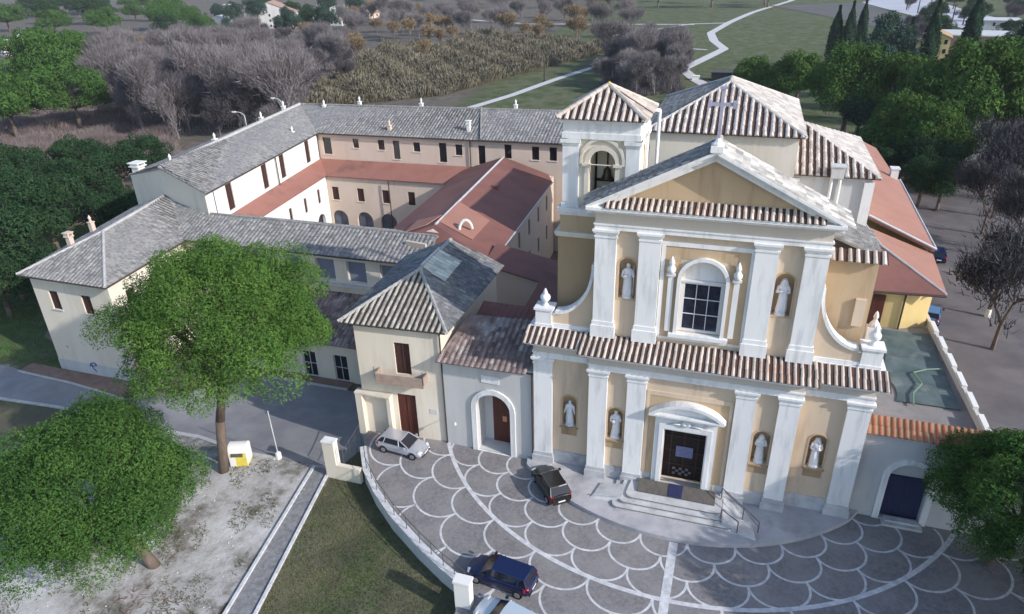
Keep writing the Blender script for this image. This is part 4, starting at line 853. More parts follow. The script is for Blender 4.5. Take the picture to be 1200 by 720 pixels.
# ------------------------------------------------------------------ wall with arched gate and terrace on the right
an = thing('garden_gate_wall', 'grey wall with red tile coping and white arched blue gate right of the church', 'wall', (24, 1, -.3))
m = MB(); m.prism([(21.76, .95), (36, 1.0), (36, 1.6), (21.76, 1.6)], -.5, 6.55); aw = part('wall', m, P_grey, an)
AP_ = Plane((21.76, .95), (36, 1.0), 1); cc = []
c = MB(); slab(c, AP_, arch(3.3, -.28, 2.4, 4.7), .4, -.5); cc.append(c); cut(aw, cc)
m = MB(); ring(m, AP_, arch(3.3, -.29, 3.2, 5.1), arch(3.3, -.28, 2.42, 4.72), -.03, .13); part('arch_surround', m, P_white, an)
m = MB(); slab(m, AP_, arch(3.3, -.25, 2.38, 4.66), -.48, -.42); part('back_panel', m, P_grey, an)
m = MB(); slab(m, AP_, rect(3.3, -.2, 2.3, 3.1), -.41, -.34); slab(m, AP_, rect(3.3, -.2, .06, 3.1), -.34, -.31); slab(m, AP_, rect(3.3, 2.9, 2.36, .25), -.41, -.2); g_ = part('gate_leaf', m, M_blue, an)
m = MB(); m.box(24.0, 26.4, .2, .95, -.3, -.12); m.box(24.2, 26.2, .5, .95, -.12, .02); part('step', m, P_marble, an)
rb = MB(); m = MB(); roofpoly(m, [(21.8, .65, 6.5), (35.9, .7, 6.5), (35.9, 1.9, 7.15), (21.8, 1.85, 7.15)], (0, 1), sp=.36, rad=.11, seg=.6, thick=.06, ribs=rb); t_ = part('coping', m, P_brown, an); part('coping_tiles', rb, mat('coping_red_tiles', (.28, .10, .06), (.38, .15, .09), 2, rnd=.25), t_)
te = thing('roof_terrace', 'flat grey roof terrace with pale parapet blocks beside the church', 'terrace', (25.5, 10, -.3))
m = MB(); m.prism([(21.75, 1.6), (29.4, 1.6), (28.8, 19.0), (26, 18.1), (21.2, 18.4), (21.2, 7.3), (21.75, 7.2)], -.5, 5.5); part('terrace_slab', m, mat('terrace_concrete', (.20, .19, .185), (.30, .28, .27), .5, c3=(.13, .14, .14), s3=.25), te)
m = MB(); m.prism([(29.25, 1.6), (29.5, 1.6), (28.95, 21), (28.7, 21)], 5.45, 6.1); pw = part('parapet', m, P_grey, te)
m = MB()
for k in range(6):
    y0 = 3.2 + k * 2.7; m.prism([(29.22 - y0 * .03, y0), (29.56 - y0 * .03, y0), (29.56 - y0 * .03, y0 + 1.9), (29.22 - y0 * .03, y0 + 1.9)], 6.1, 6.35)
part('parapet_blocks', m, P_bright, pw)
tp = MB(); vs = []
for i in range(15):
    for j in range(11):
        x = 24.6 + 4.0 * j / 10; y = 6.5 + 11.0 * i / 14; vs.append((x + .25 * math.sin(i * .9) * (j == 0), y, 5.56 + .05 * abs(math.sin(i * .55 + j * .35)) + .015 * rng.random()))
tp.add(vs, [(i * 11 + j, i * 11 + j + 1, (i + 1) * 11 + j + 1, (i + 1) * 11 + j) for i in range(14) for j in range(10)], .5)
single('tarpaulin', tp, mat('blue_green_tarp', (.07, .10, .10), (.13, .17, .165), .7, rough=.6, c3=(.2, .22, .21), s3=.5), 'creased blue-green tarpaulin spread on the roof terrace', 'tarpaulin', (26.5, 12, 5.55), smooth=True)
hz_ = MB(); hz_.path([(25.6, 6.0, 5.75), (25.8, 7.5, 5.8), (26.6, 9, 5.8), (26.3, 10.5, 5.8), (27.3, 11.2, 5.8), (28.4, 11.6, 5.8)], .06, 6); single('hose', hz_, mat('green_hose', (.16, .26, .18), rough=.5), 'pale green hose lying over the tarpaulin on the terrace', 'hose', (26, 9, 5.7))

# ------------------------------------------------------------------ piazza edge: retaining wall, railing, pillars
rw = thing('retaining_wall', 'curved pale retaining wall with thin metal railing round the piazza above the lawn', 'wall', (-7.4, -8.35, -1.6))
m = MB(); cpm = MB(); cv = []
for i in range(len(wallcurve) - 1):
    for j in range(4):
        t = j / 4; cv.append((wallcurve[i][0] * (1 - t) + wallcurve[i + 1][0] * t, wallcurve[i][1] * (1 - t) + wallcurve[i + 1][1] * t))
cv.append(wallcurve[-1]); cv = cv[4:]
def offs(pts, d):
    o = []
    for i, p in enumerate(pts):
        t = (Vector(pts[min(i + 1, len(pts) - 1)]) - Vector(pts[max(0, i - 1)])).normalized(); o.append((p[0] + t.y * d, p[1] - t.x * d))
    return o
ou, inn = offs(cv, .22), offs(cv, -.12)
for a, b, c_, d in zip(ou, ou[1:], inn[1:], inn): m.prism([a, b, c_, d], -2.6, -.12)
part('wall_body', m, P_grey, rw)
ou2, in2 = offs(cv, .30), offs(cv, -.20)
for a, b, c_, d in zip(ou2, ou2[1:], in2[1:], in2): cpm.prism([a, b, c_, d], -.12, 0.0)
part('coping', cpm, M_line, rw)
m = MB(); top = [(x, y, 1.0) for x, y in cv[2:]]; mid = [(x, y, .5) for x, y in cv[2:]]; m.path(top, .03, 5); m.path(mid, .018, 4)
for k, (x, y) in enumerate(cv[2:]):
    if k % 2 == 0: m.tube((x, y, 0), (x, y, 1.02), .028, .028, 5)
part('railing', m, M_metal, rw)
gp = thing('gate_pier', 'white plastered gate pier with small niche, at the top of the gutter strip', 'pillar', (-14.4, -4.6, -1.3))
m = MB(); m.box(-14.9, -13.95, -4.9, -4.3, -1.8, 2.0); m.box(-13.95, -12.0, -4.9, -4.55, -1.8, .05); part('pier', m, P_cream, gp)
m = MB(); m.box(-14.95, -13.9, -4.95, -4.25, 2.0, 2.12); part('pier_cap', m, P_white, gp)
m = MB(); m.box(-13.94, -13.90, -4.75, -4.5, -.2, 1.4); part('slot', m, P_grey, gp)
m = MB(); m.box(-.7, .25, -13.9, -13.3, -1.2, 1.6); m.box(-.75, .3, -13.95, -13.25, 1.6, 1.75)
single('gate_pier', m, P_bright, 'white gate pier at the lower end of the curved railing, beside the blue car', 'pillar', (-.2, -13.6, -.3))
# parapet and ramp at the left side of the entrance house
m = MB(); m.hull2([(-13.9, -4.6, -1.2), (-13.6, -4.6, -1.2), (-13.6, -4.6, .1), (-13.9, -4.6, .1)], [(-14.6, 6.0, -2.6), (-14.3, 6.0, -2.6), (-14.3, 6.0, -1.0), (-14.6, 6.0, -1.0)]) if False else m.box(-14.35, -14.1, -.2, 8.5, -3.5, -.3)
single('ramp_parapet', m, P_grey, 'low grey parapet beside the ramp left of the entrance house', 'wall', (-14.2, 2, -2))
m = MB(); m.tube((-14.3, -.6, .7), (-13.7, -4.2, .9), .03); 
for t in (0, .33, .66, 1): x = -14.3 + .6 * t; y = -.6 - 3.6 * t; m.tube((x, y, -1.2), (x, y, .75 + .2 * t), .025)
m.tube((-14.3, -.6, .2), (-13.7, -4.2, .35), .02); single('handrail', m, M_metal, 'short metal handrail between gate pier and entrance house', 'railing', (-14, -2.4, -.3))
m = MB(); m.box(-19.3, -16.0, 8.2, 9.3, -3.4, -2.5); m.box(-19.4, -15.9, 8.1, 9.35, -2.5, -2.38); single('low_concrete_box', m, P_grey, 'low grey concrete block by the door below the lean-to roof', 'block', (-17.6, 8.7, -3.2))
# steps and ramp in front of the main door
st_ = thing('entrance_steps', 'rounded grey marble steps in front of the main church door', 'steps', (10.6, -2, 0))
for k, (ex, z) in enumerate([(2.5, .14), (2.05, .28), (1.6, .42)]):
    pts = []; x0, x1 = 7.0, 14.0; r_ = .9 + .0 * k
    pts = [(7.6 - (ex - 1.6) * 1.2, -.45)] + [(7.9 - (ex - 1.6) * .9 - .5 * math.cos(R(a)), -1.0 - ex + .5 - .5 * math.sin(R(a))) for a in range(0, 91, 15)] + [(13.4 + (ex - 1.6) * .9 + .5 * math.sin(R(a)), -.5 - ex - .5 * math.cos(R(a))) for a in range(0, 91, 15)] + [(13.8 + (ex - 1.6) * 1.2, -.45)]
    m = MB(); m.prism(pts, 0.002 if k == 0 else [.14, .28][k - 1], z); part('step', m, P_marble, st_)
    m = MB(); pe = pts[1:-1]
    for (xa, ya), (xb, yb) in zip(pe, pe[1:]): m.hull2([(xa, ya - .02, z - .012), (xa, ya - .02, z + .012), (xa, ya + .05, z + .012), (xa, ya + .05, z - .012)], [(xb, yb - .02, z - .012), (xb, yb - .02, z + .012), (xb, yb + .05, z + .012), (xb, yb + .05, z - .012)])
    part('step_edge', m, M_lead if False else M_wood, st_)
rp = thing('wooden_ramp', 'dark grey wooden ramp board with a blue mat laid over the church steps', 'ramp', (10.7, -1.3, .42))
m = MB(); m.hull2([(8.1, -1.85, .44), (13.35, -1.85, .44), (13.35, -1.85, .52), (8.1, -1.85, .52)], [(8.1, -.72, .62), (13.35, -.72, .62), (13.35, -.72, .70), (8.1, -.72, .70)]); part('board', m, mat('ramp_board', (.10, .09, .08), (.15, .135, .12), 1.5, stretch=(5, 1, 1)), rp)
m = MB(); m.hull2([(10.2, -1.87, .525), (11.15, -1.87, .525), (11.15, -1.87, .55), (10.2, -1.87, .55)], [(10.2, -.74, .705), (11.15, -.74, .705), (11.15, -.74, .73), (10.2, -.74, .73)]); part('mat', m, mat('blue_mat', (.025, .03, .09), rough=.8), rp)
m = MB()
for x, dx in ((14.1, 0), (14.5, .0)):
    pass
prail = [(13.75, -1.0, .45), (13.75, -1.0, 1.35), (15.2, -2.3, 1.15), (16.2, -3.1, .9), (16.2, -3.1, .02)]
m.path(prail, .04, 6); m.path([(13.95, -.8, .9), (15.3, -2.1, .75), (16.2, -3.1, .5)], .03, 5); m.tube((15.2, -2.3, 0), (15.2, -2.3, 1.15), .04)
m.path([(13.8, -2.9, .42), (13.8, -2.9, 1.2), (14.9, -3.5, .95), (14.9, -3.5, .02)], .04, 6)
single('handrail', m, M_metal, 'bent metal handrails at the right end of the church steps', 'railing', (14.8, -2, 0))
m = MB(); m.hull2([(13.9, -3.2, .002), (16.1, -3.9, .002), (15.6, -1.2, .002), (13.9, -.8, .002)], [(13.9, -3.1, .4), (16.0, -3.8, .05), (15.5, -1.2, .05), (13.9, -.8, .4)]); single('side_ramp', m, P_marble, 'small pale stone ramp right of the church steps', 'ramp', (14.9, -2.4, 0))
m = MB(); m.hull2([(5.0, -2.9, .002), (7.2, -2.9, .002), (7.2, -1.2, .002), (5.4, -1.2, .002)], [(5.2, -2.7, .12), (7.2, -2.7, .38), (7.2, -1.3, .38), (5.5, -1.3, .12)]); m.path([(5.2, -2.75, .2), (7.0, -2.75, .45)], .05); single('side_ramp', m, P_marble, 'small pale stone ramp left of the church steps', 'ramp', (6.2, -2, 0))

# ------------------------------------------------------------------ statues in the niches
def statue(x, y, z, h, label, seed, arm='pray', beard=False, staff=False):
    r_ = random.Random(seed); t = thing('statue', label, 'statue', (x, y, z))
    m = MB(); m.lathe((x, y, z), [(.34, 0), (.34, .12), (.28, .16), (.28, .22)], 10); part('plinth', m, M_stone, t)
    # robed body as one lofted skin with folds, head and neck in the same surface
    prof = [(.27, .0, .24), (.29, .05, .25), (.27, .15, .22), (.24, .3, .19), (.23, .45, .18), (.21, .55, .16), (.24, .66, .17), (.27, .75, .17), (.26, .81, .15), (.12, .845, .10), (.075, .865, .075), (.085, .885, .09), (.115, .92, .12), (.115, .955, .125), (.08, .985, .09), (.01, 1.0, .01)]
    n = 20; vs = []; H_ = h - .22
    lean = r_.uniform(-.05, .05)
    for k, (rx, tz, ry) in enumerate(prof):
        for i in range(n):
            a = 2 * math.pi * i / n; f = 1 + (.09 * math.sin(a * 7 + r_.random() * .8 + k * .35) if k < 8 else 0)
            vs.append((x + lean * math.sin(tz * 3.2) + rx * f * math.cos(a) * h / 2.1, y + ry * f * math.sin(a) * h / 2.1 - (.02 if k > 11 else 0), z + .22 + tz * H_))
    fs = [(k * n + i, k * n + (i + 1) % n, (k + 1) * n + (i + 1) % n, (k + 1) * n + i) for k in range(len(prof) - 1) for i in range(n)]
    m = MB(); m.add(vs, fs, .5); s = h / 2.1; zb = z + .22
    sh = zb + .78 * H_
    for sg in (-1, 1):
        S = Vector((x + sg * .23 * s, y - .02, sh)); Eb = Vector((x + sg * .31 * s, y - .10 * s, zb + .60 * H_))
        if arm == 'pray': Hd = Vector((x + sg * .03, y - .26 * s, zb + .68 * H_))
        elif arm == 'child': Hd = Vector((x + sg * .08 + .05, y - .26 * s, zb + .60 * H_))
        elif arm == 'book': Hd = Vector((x + sg * .12 - .03, y - .25 * s, zb + .57 * H_)) if sg < 0 else Vector((x + .34 * s, y - .2 * s, zb + .72 * H_))
        else: Hd = Vector((x + sg * .36 * s, y - .18 * s, zb + .5 * H_))
        m.tube(S, Eb, .085 * s, .075 * s, 8); m.tube(Eb, Hd, .075 * s, .045 * s, 8); m.tube(Hd, Hd + (Hd - Eb).normalized() * .1, .045 * s, .02, 6)
    if arm == 'child': m.lathe((x + .1, y - .27 * s, zb + .6 * H_), [(.06, 0), (.1, .08), (.08, .25), (.05, .28), (.075, .34), (.07, .42), (.01, .46)], 8)
    if arm == 'book': m.box(x - .2, x + .02, y - .33 * s, y - .25 * s, zb + .55 * H_, zb + .68 * H_)
    if staff: m.tube((x + .36 * s, y - .2 * s, zb), (x + .34 * s, y - .2 * s, zb + .98 * H_), .02, .02, 6)
    m.lathe((x, y - .125 * s, zb + .925 * H_), [(.012, -.03), (.025, -.01), (.01, .03)], 6)
    # veil or hood behind the head
    if arm in ('pray', 'child'):
        m.lathe((x, y + .02, zb + .80 * H_), [(.24 * s, 0), (.2 * s, .08 * H_), (.155 * s, .13 * H_), (.14 * s, .17 * H_), (.07 * s, .205 * H_)], 12, 1, .75)
    if beard: m.tube((x, y - .11 * s, zb + .905 * H_), (x, y - .15 * s, zb + .84 * H_), .06 * s, .02, 6)
    part('figure', m, M_stone, t, smooth=True)
statue(2.72, .5, 3.4, 2.1, 'slim white statue in the arched niche left of the first pair of lower pilasters', 1, 'side')
statue(6.12, -.05, 3.4, 2.25, 'white robed statue in the lower niche just left of the main door', 2, 'book', True)
statue(15.75, -.05, 3.4, 2.2, 'white veiled statue in the lower niche just right of the main door', 3, 'pray')
statue(19.2, .5, 3.4, 2.25, 'white statue holding a child in the lower niche nearest the garden gate wall', 4, 'child')
statue(6.25, 1.05, 13.9, 2.4, 'tall white robed statue in the upper niche on the bell tower side', 5, 'book', True, True)
statue(15.66, 1.05, 13.9, 2.4, 'tall white veiled statue in the upper niche on the side away from the bell tower', 6, 'pray')
m = MB(); m.box(21.1, 21.9, 3.2, 3.8, 11.0, 12.6); m.lathe((21.5, 3.5, 12.6), [(.28, 0), (.3, .2), (.1, .5), (.16, .7), (.1, .95), (.01, 1.1)], 8)
part('rear_pinnacle', m, P_white, church)

# ------------------------------------------------------------------ cars
M_tyre = mat('tyre', (.015, .015, .015), rough=.8); M_rim = mat('rim', (.45, .45, .47), rough=.35, metal=.8); M_red = mat('tail_lamp', (.35, .01, .015), rough=.25); M_lamp = mat('head_lamp', (.6, .62, .65), rough=.15, spec=.7); M_black = mat('black_trim', (.02, .02, .022), rough=.5)
M_plate = mat('number_plate', (.7, .7, .7), rough=.4)
def car(label, paint, x, y, z, ang, L=4.0, W=1.68, Hh=1.43, suv=False, wagon=False, name='parked_car', lamp_on=False, grp=None):
    t = thing(name, label, 'car', (x, y, z), grp); t.rotation_euler = (0, 0, ang)
    h = W / 2; zb = .22 if not suv else .28
    # body sections front(+x) to rear
    st = [(L / 2, .42, .60, .80), (L / 2 - .12, .25, .66, .94), (L / 2 - .55, zb, .80, .99), (L / 2 - 1.1, zb, .90, 1), (.35 * L / 4, zb, .95, 1), (-L / 4, zb, .98, 1), (-L / 2 + .35, zb + .02, 1.0, .98), (-L / 2 + .1, .3, .98, .94), (-L / 2, .42, .86, .86)]
    vs = []; n = 11
    for X, z0, zt, wk in st:
        w = h * wk; k = Hh / 1.43; zt *= k
        for (yy, zz) in [(-w * .86, z0), (-w, z0 + .12), (-w * 1.0, (z0 + zt) / 2), (-w * .985, zt - .12), (-w * .92, zt - .02), (0, zt + .03), (w * .92, zt - .02), (w * .985, zt - .12), (w * 1.0, (z0 + zt) / 2), (w, z0 + .12), (w * .86, z0)]: vs.append((X, yy, zz))
    fs = [(k * n + i, k * n + (i + 1) % n, (k + 1) * n + (i + 1) % n, (k + 1) * n + i) for k in range(len(st) - 1) for i in range(n)] + [list(range(n)), [(len(st) - 1) * n + i for i in range(n)][::-1]]
    m = MB(); m.add(vs, fs, .5)
    body = part('body', m, paint, t, smooth=False, local=True)
    bv = body.modifiers.new('s', 'SUBSURF'); bv.levels = 1; bv.render_levels = 2
    body.data.polygons.foreach_set('use_smooth', [True] * len(body.data.polygons))
    b0, b1, r0, r1 = L / 2 - 1.05, -L / 2 + .12, L / 2 - 1.85, -L / 2 + (.55 if not wagon else .35)
    k = Hh / 1.43; zbelt = .95 * k; zr = Hh - .05
    lo = [(b0, -h * .9, zbelt - .04), (b0, h * .9, zbelt - .04), (b1, h * .9, zbelt), (b1, -h * .9, zbelt)]
    hi = [(r0, -h * .72, zr), (r0, h * .72, zr), (r1, h * .72, zr), (r1, -h * .72, zr)]
    m = MB(); m.hull2(lo, hi); part('windows', m, M_glass, t, local=True)
    m = MB(); rf = [(r0 + .06, h * .74), (r0 + .1, 0), (r0 + .06, -h * .74), (r1 - .06, -h * .74), (r1 - .09, 0), (r1 - .06, h * .74)]
    m.hull2([(a, b, zr - .015) for a, b in rf], [(a * .97 + .0, b * .93, zr + .045) for a, b in rf])
    for sg in (-1, 1):
        for a, b in [((b0, sg * h * .91, zbelt - .04), (r0, sg * h * .735, zr)), ((b1, sg * h * .91, zbelt), (r1, sg * h * .735, zr)), ((.1, sg * h * .915, zbelt - .02), (.02, sg * h * .735, zr)), (( (b1 + .62), sg * h * .915, zbelt), (r1 + .35, sg * h * .735, zr))]: m.tube(a, b, .045, .04, 6)
        m.tube((b0, sg * h * .92, zbelt - .03), (b1, sg * h * .92, zbelt + .0), .03, .03, 6)
    part('roof', m, paint, t, local=True, smooth=False)
    wr = .31 if not suv else .35
    for X in (L / 2 - .78, -L / 2 + .72):
        for sg in (-1, 1):
            m = MB(); m.tube((X, sg * (h - .2), wr), (X, sg * (h + .005), wr), wr, wr, 20); wl = part('wheel', m, M_tyre, t, local=True)
            m = MB(); m.tube((X, sg * (h), wr), (X, sg * (h + .02), wr), wr * .66, wr * .6, 14); part('rim', m, M_rim, wl, local=True)
            m = MB(); pts = [(X + (wr + .05) * math.cos(R(a)), sg * (h + .003), wr + (wr + .05) * math.sin(R(a))) for a in range(0, 181, 20)]; m.path(pts, .025, 5); part('wheel_arch', m, M_black, t, local=True)
    for sg in (-1, 1):
        m = MB(); m.hull2([(L / 2 - .28, sg * h * .55, .60), (L / 2 - .28, sg * h * .93, .60), (L / 2 - .28, sg * h * .93, .76), (L / 2 - .28, sg * h * .55, .76)], [(L / 2 - .02, sg * h * .5, .58), (L / 2 - .12, sg * h * .86, .58), (L / 2 - .15, sg * h * .84, .7), (L / 2 - .05, sg * h * .5, .68)]); part('headlight', m, M_lamp, t, local=True)
        m = MB(); m.hull2([(-L / 2 + .3, sg * h * .72, .7), (-L / 2 + .3, sg * h * 1.0, .7), (-L / 2 + .3, sg * h * .98, 1.0), (-L / 2 + .3, sg * h * .72, 1.0)], [(-L / 2 - .015, sg * h * .68, .68), (-L / 2 + .05, sg * h * .9, .68), (-L / 2 + .1, sg * h * .88, 1.0), (-L / 2 + .03, sg * h * .68, 1.0)]); part('taillight', m, M_red, t, local=True)
        m = MB(); m.box(b0 - .35, b0 - .2, sg * (h + .02) - .0, sg * (h + .02) + sg * .17, zbelt, zbelt + .13); part('mirror', m, M_black if paint.name != 'silver_paint' else paint, t, local=True)
    m = MB(); m.box(L / 2 - .06, L / 2 + .03, -h * .7, h * .7, .3, .42); m.box(-L / 2 - .03, -L / 2 + .06, -h * .75, h * .75, .32, .46); part('bumper', m, M_black, t, local=True)
    m = MB(); m.box(L / 2 + .03, L / 2 + .04, -.26, .26, .42, .53); m.box(-L / 2 - .045, -L / 2 - .03, -.26, .26, .5, .61); part('number_plate', m, M_plate, t, local=True)
    return t
def paint(n, c, metal=.3, rough=.28): m_ = mat(n, c, rough=rough, metal=metal, spec=.5); m_.node_tree.nodes['Principled BSDF'].inputs['Coat Weight'].default_value = .5; return m_
silver, blue, blk, whp = paint('silver_paint', (.52, .54, .60), .5), paint('blue_paint_car', (.007, .016, .075), .3), paint('black_paint', (.012, .011, .012), .2), paint('light_blue_paint', (.55, .62, .68), .2)
car('silver hatchback parked in front of the entrance house door', silver, -10.05, -1.45, -.29, R(-5), 4.05)
car('black compact car parked beside the edge of the church platform', blk, 2.1, -2.55, -.29, R(128), 3.9, 1.7, 1.5)
car('dark blue car with roof rails at the lower end of the curved railing', blue, 1.35, -11.35, -.29, R(172), 4.3, 1.72, 1.5, wagon=True)
car('pale car at the bottom edge of the photo, just below the blue car', whp, 2.8, -14.35, -.29, R(165), 4.1)
car('dark blue car parked on the street behind the red-roofed side aisle', blue, *ray_ground(1097, 303, -.46), -.455, R(85), 4.0)
car('light blue car parked next to the yellow sacristy', paint('sky_paint', (.12, .22, .42)), *ray_ground(1090, 374, -.46), -.455, R(75), 4.0)
car('dark car at the kerb on the far side of the street', blk, 46.5, 23.0, -.45, R(95), 4.1)

# ------------------------------------------------------------------ small street things
bn = thing('clothes_bank', 'white and yellow collection bin beside the trunk of the tall pine', 'bin', (-22.6, -5.0, H(-22.6, -5.0)))
zb0 = H(-22.6, -5.0); c_, s_ = math.cos(R(20)), math.sin(R(20))
def rb_(x, y, z): return (-22.6 + x * c_ - y * s_, -5.0 + x * s_ + y * c_, zb0 + z)
m = MB(); m.hull2([rb_(-.65, -.6, 0), rb_(.65, -.6, 0), rb_(.65, .6, 0), rb_(-.65, .6, 0)], [rb_(-.65, -.6, 1.35), rb_(.65, -.6, 1.35), rb_(.65, .6, 1.35), rb_(-.65, .6, 1.35)]); part('body', m, mat('yellow_metal', (.62, .48, .06), (.72, .6, .12), 2, rough=.5), bn)
m = MB(); m.hull2([rb_(-.67, -.62, .0), rb_(-.2, -.62, .0), rb_(-.2, -.62, 1.0), rb_(-.67, -.62, 1.36)], [rb_(-.67, -.64, .0), rb_(-.2, -.64, .0), rb_(-.2, -.64, 1.0), rb_(-.67, -.64, 1.36)])
m.hull2([rb_(.66, -.6, .2), rb_(.66, .6, .2), rb_(.66, .6, 1.36), rb_(.66, -.6, 1.36)], [rb_(.68, -.6, .2), rb_(.68, .6, .2), rb_(.68, .6, 1.36), rb_(.68, -.6, 1.36)]); part('white_panel', m, P_bright, bn)
o_, i_ = [], []
m = MB(); A = [rb_(-.68, .65 * math.cos(R(a)), 1.36 + .55 * math.sin(R(a))) for a in range(0, 181, 20)]; B = [rb_(.68, .65 * math.cos(R(a)), 1.36 + .55 * math.sin(R(a))) for a in range(0, 181, 20)]; m.hull2(A, B); part('rounded_lid', m, P_bright, bn)
m = MB(); m.hull2([rb_(-.45, -.62, 1.1), rb_(.45, -.62, 1.1), rb_(.45, -.62, 1.3), rb_(-.45, -.62, 1.3)], [rb_(-.45, -.72, 1.05), rb_(.45, -.72, 1.05), rb_(.45, -.72, 1.25), rb_(-.45, -.72, 1.25)]); part('hatch', m, M_metal, bn)
sp = thing('sign_post', 'thin leaning grey post with white base at the kerb right of the yellow bin', 'post', (-20, -3.8, -1.5))
m = MB(); m.tube((-20, -3.8, -1.6), (-20.3, -3.6, 2.9), .045); part('post', m, M_lead, sp)
m = MB(); m.lathe((-20, -3.8, -1.55), [(.24, 0), (.22, .6), (.12, .7)], 10); part('base', m, P_bright, sp)
m = MB(); m.lathe((-20.75, -4.3, -1.55), [(.2, 0), (.18, .06)], 8); single('stone', m, P_bright, 'small pale stone lying on the ground beside the sign post base', 'stone', (-20.7, -4.3, -1.5))
def lamp(x, y, label, ang=200, h=8):
    z = H(x, y); t = thing('street_lamp', label, 'street lamp', (x, y, z)); m = MB(); pts = [(x, y, z), (x, y, z + h * .85)]
    for k in range(1, 5): a = R(90 * k / 4); pts.append((x + math.cos(R(ang)) * (1 - math.cos(a)) * 1.6, y + math.sin(R(ang)) * (1 - math.cos(a)) * 1.6, z + h * .85 + 1.1 * math.sin(a)))
    pts.append((pts[-1][0] + math.cos(R(ang)) * .8, pts[-1][1] + math.sin(R(ang)) * .8, pts[-1][2])); m.path(pts, .11, 6); part('pole', m, M_lead, t)
    p = pts[-1]; m = MB(); m.box(p[0] - .5, p[0] + .35, p[1] - .22, p[1] + .22, p[2] - .12, p[2] + .14); part('lamp_head', m, P_bright, t)
lamp(-92, 90, 'white curved street lamp rising behind the left wing roof', 185, 8)
lamp(-84, 93, 'taller grey street lamp beside the white one behind the left wing', 170, 11)

# ------------------------------------------------------------------ vegetation
def leaves(P, Nn, size, seed, flat=.5, tri=True):
    """many small leaf-sized faces at points P, roughly facing Nn"""
    g = np.random.default_rng(seed); n = len(P)
    d = Nn + g.normal(0, flat, (n, 3)); d /= np.linalg.norm(d, axis=1)[:, None] + 1e-9
    a = np.cross(d, g.normal(0, 1, (n, 3))); a /= np.linalg.norm(a, axis=1)[:, None] + 1e-9; b = np.cross(d, a)
    s = (size * g.uniform(.6, 1.35, n))[:, None]
    V = np.stack([P + a * s * 1.35, P - a * s * .6 + b * s * .42, P - a * s * .6 - b * s * .42], 1).reshape(-1, 3)
    return V
def leafobj(name, V, m, rv=None):
    n = len(V) // 3; me = bpy.data.meshes.new(name); me.vertices.add(len(V)); me.vertices.foreach_set('co', V.astype(np.float32).ravel())
    me.loops.add(len(V)); me.loops.foreach_set('vertex_index', np.arange(len(V), dtype=np.int32)); me.polygons.add(n)
    me.polygons.foreach_set('loop_start', np.arange(0, len(V), 3, dtype=np.int32)); me.polygons.foreach_set('loop_total', np.full(n, 3, dtype=np.int32)); me.update()
    at = me.attributes.new('rnd', 'FLOAT', 'FACE'); at.data.foreach_set('value', (rv if rv is not None else np.random.default_rng(1).uniform(0, 1, n)).astype(np.float32))
    me.materials.append(m); o = bpy.data.objects.new(name, me); COL.objects.link(o); return o
def puffs(seed, rx, ry, rz, cz, npf, pr, shape='dome', gap=0.0):
    g = np.random.default_rng(seed); C_ = []
    k = 0
    while len(C_) < npf and k < npf * 40:
        k += 1; v = g.normal(0, 1, 3); v /= np.linalg.norm(v)
        if shape == 'dome' and v[2] < -.35: continue
        r = g.uniform(.35, 1.0) ** .4; az_ = math.atan2(v[1], v[0]); wob = 1 + .10 * math.sin(3 * az_ + seed) + .08 * math.sin(7 * az_ + v[2] * 5 + seed) + .06 * math.sin(v[2] * 9 + az_ * 2) + g.uniform(-.06, .05)
        C_.append((v[0] * rx * r * wob, v[1] * ry * r * wob, cz + v[2] * rz * r * (1 + g.uniform(-.1, .1))))
    return np.array(C_)
def crown(name, seed, rx, ry, rz, cz, npf, pr, nl, ls, m, shape='dome'):
    g = np.random.default_rng(seed + 99); C_ = puffs(seed, rx - pr * .7, ry - pr * .7, rz - pr * .6, cz, npf, pr, shape); P = []; N = []; RV = []
    for c in C_:
        q = pr * g.choice([.5, .7, .9, 1.25], p=[.25, .3, .25, .2]); k = int(nl * (q / pr) ** 2); v = g.normal(0, 1, (k, 3)); v /= np.linalg.norm(v, axis=1)[:, None]
        v = v[v[:, 2] > -.55]; k = len(v); rr = q * g.uniform(.75, 1.08, (k, 1)); lump = 1 + .12 * np.sin(v[:, :1] * 9 + c[0]) * np.sin(v[:, 1:2] * 9 + c[1]); P.append(c + v * rr * lump * np.array([1, 1, .8])); N.append(v + np.array([0, 0, .25])); RV.append(np.clip(g.uniform(0, 1) * .5 + g.uniform(0, .5, k), 0, 1))
    P = np.concatenate(P); N = np.concatenate(N); RV = np.concatenate(RV)
    return leafobj(name, leaves(P, N, ls, seed, .7), m, RV), C_
def tree(name, label, x, y, seed, rx, ry, rz, cz, npf, pr, nl, ls, m, trunk=(.35, .2), bark=None, group=None, base=None, cat='tree', lean=(0, 0)):
    z = H(x, y) if base is None else base; t = thing(name, label, cat, (x, y, z), group)
    cr_, C_ = crown('crown', seed, rx, ry, rz, cz, npf, pr, nl, ls, m); cr_.parent = t; cr_.location = (lean[0], lean[1], 0)
    mb = MB(); top = (lean[0] * .8, lean[1] * .8, cz - rz * .35); mb.tube((0, 0, -.3), (lean[0] * .3, lean[1] * .3, top[2] * .5), trunk[0] * 1.15, trunk[0], 10); mb.tube((lean[0] * .3, lean[1] * .3, top[2] * .5), top, trunk[0], trunk[1], 10)
    for c in C_[::max(1, len(C_) // 22)]:
        mid = (top[0] * .5 + (c[0] + lean[0]) * .5, top[1] * .5 + (c[1] + lean[1]) * .5, top[2] * .6 + c[2] * .4); mb.tube(top, mid, trunk[1] * .55, trunk[1] * .38, 6); mb.tube(mid, (c[0] + lean[0], c[1] + lean[1], c[2]), trunk[1] * .38, trunk[1] * .1, 5)
    tr_ = part('trunk', mb, bark or M_bark, t, local=True, smooth=True); return t
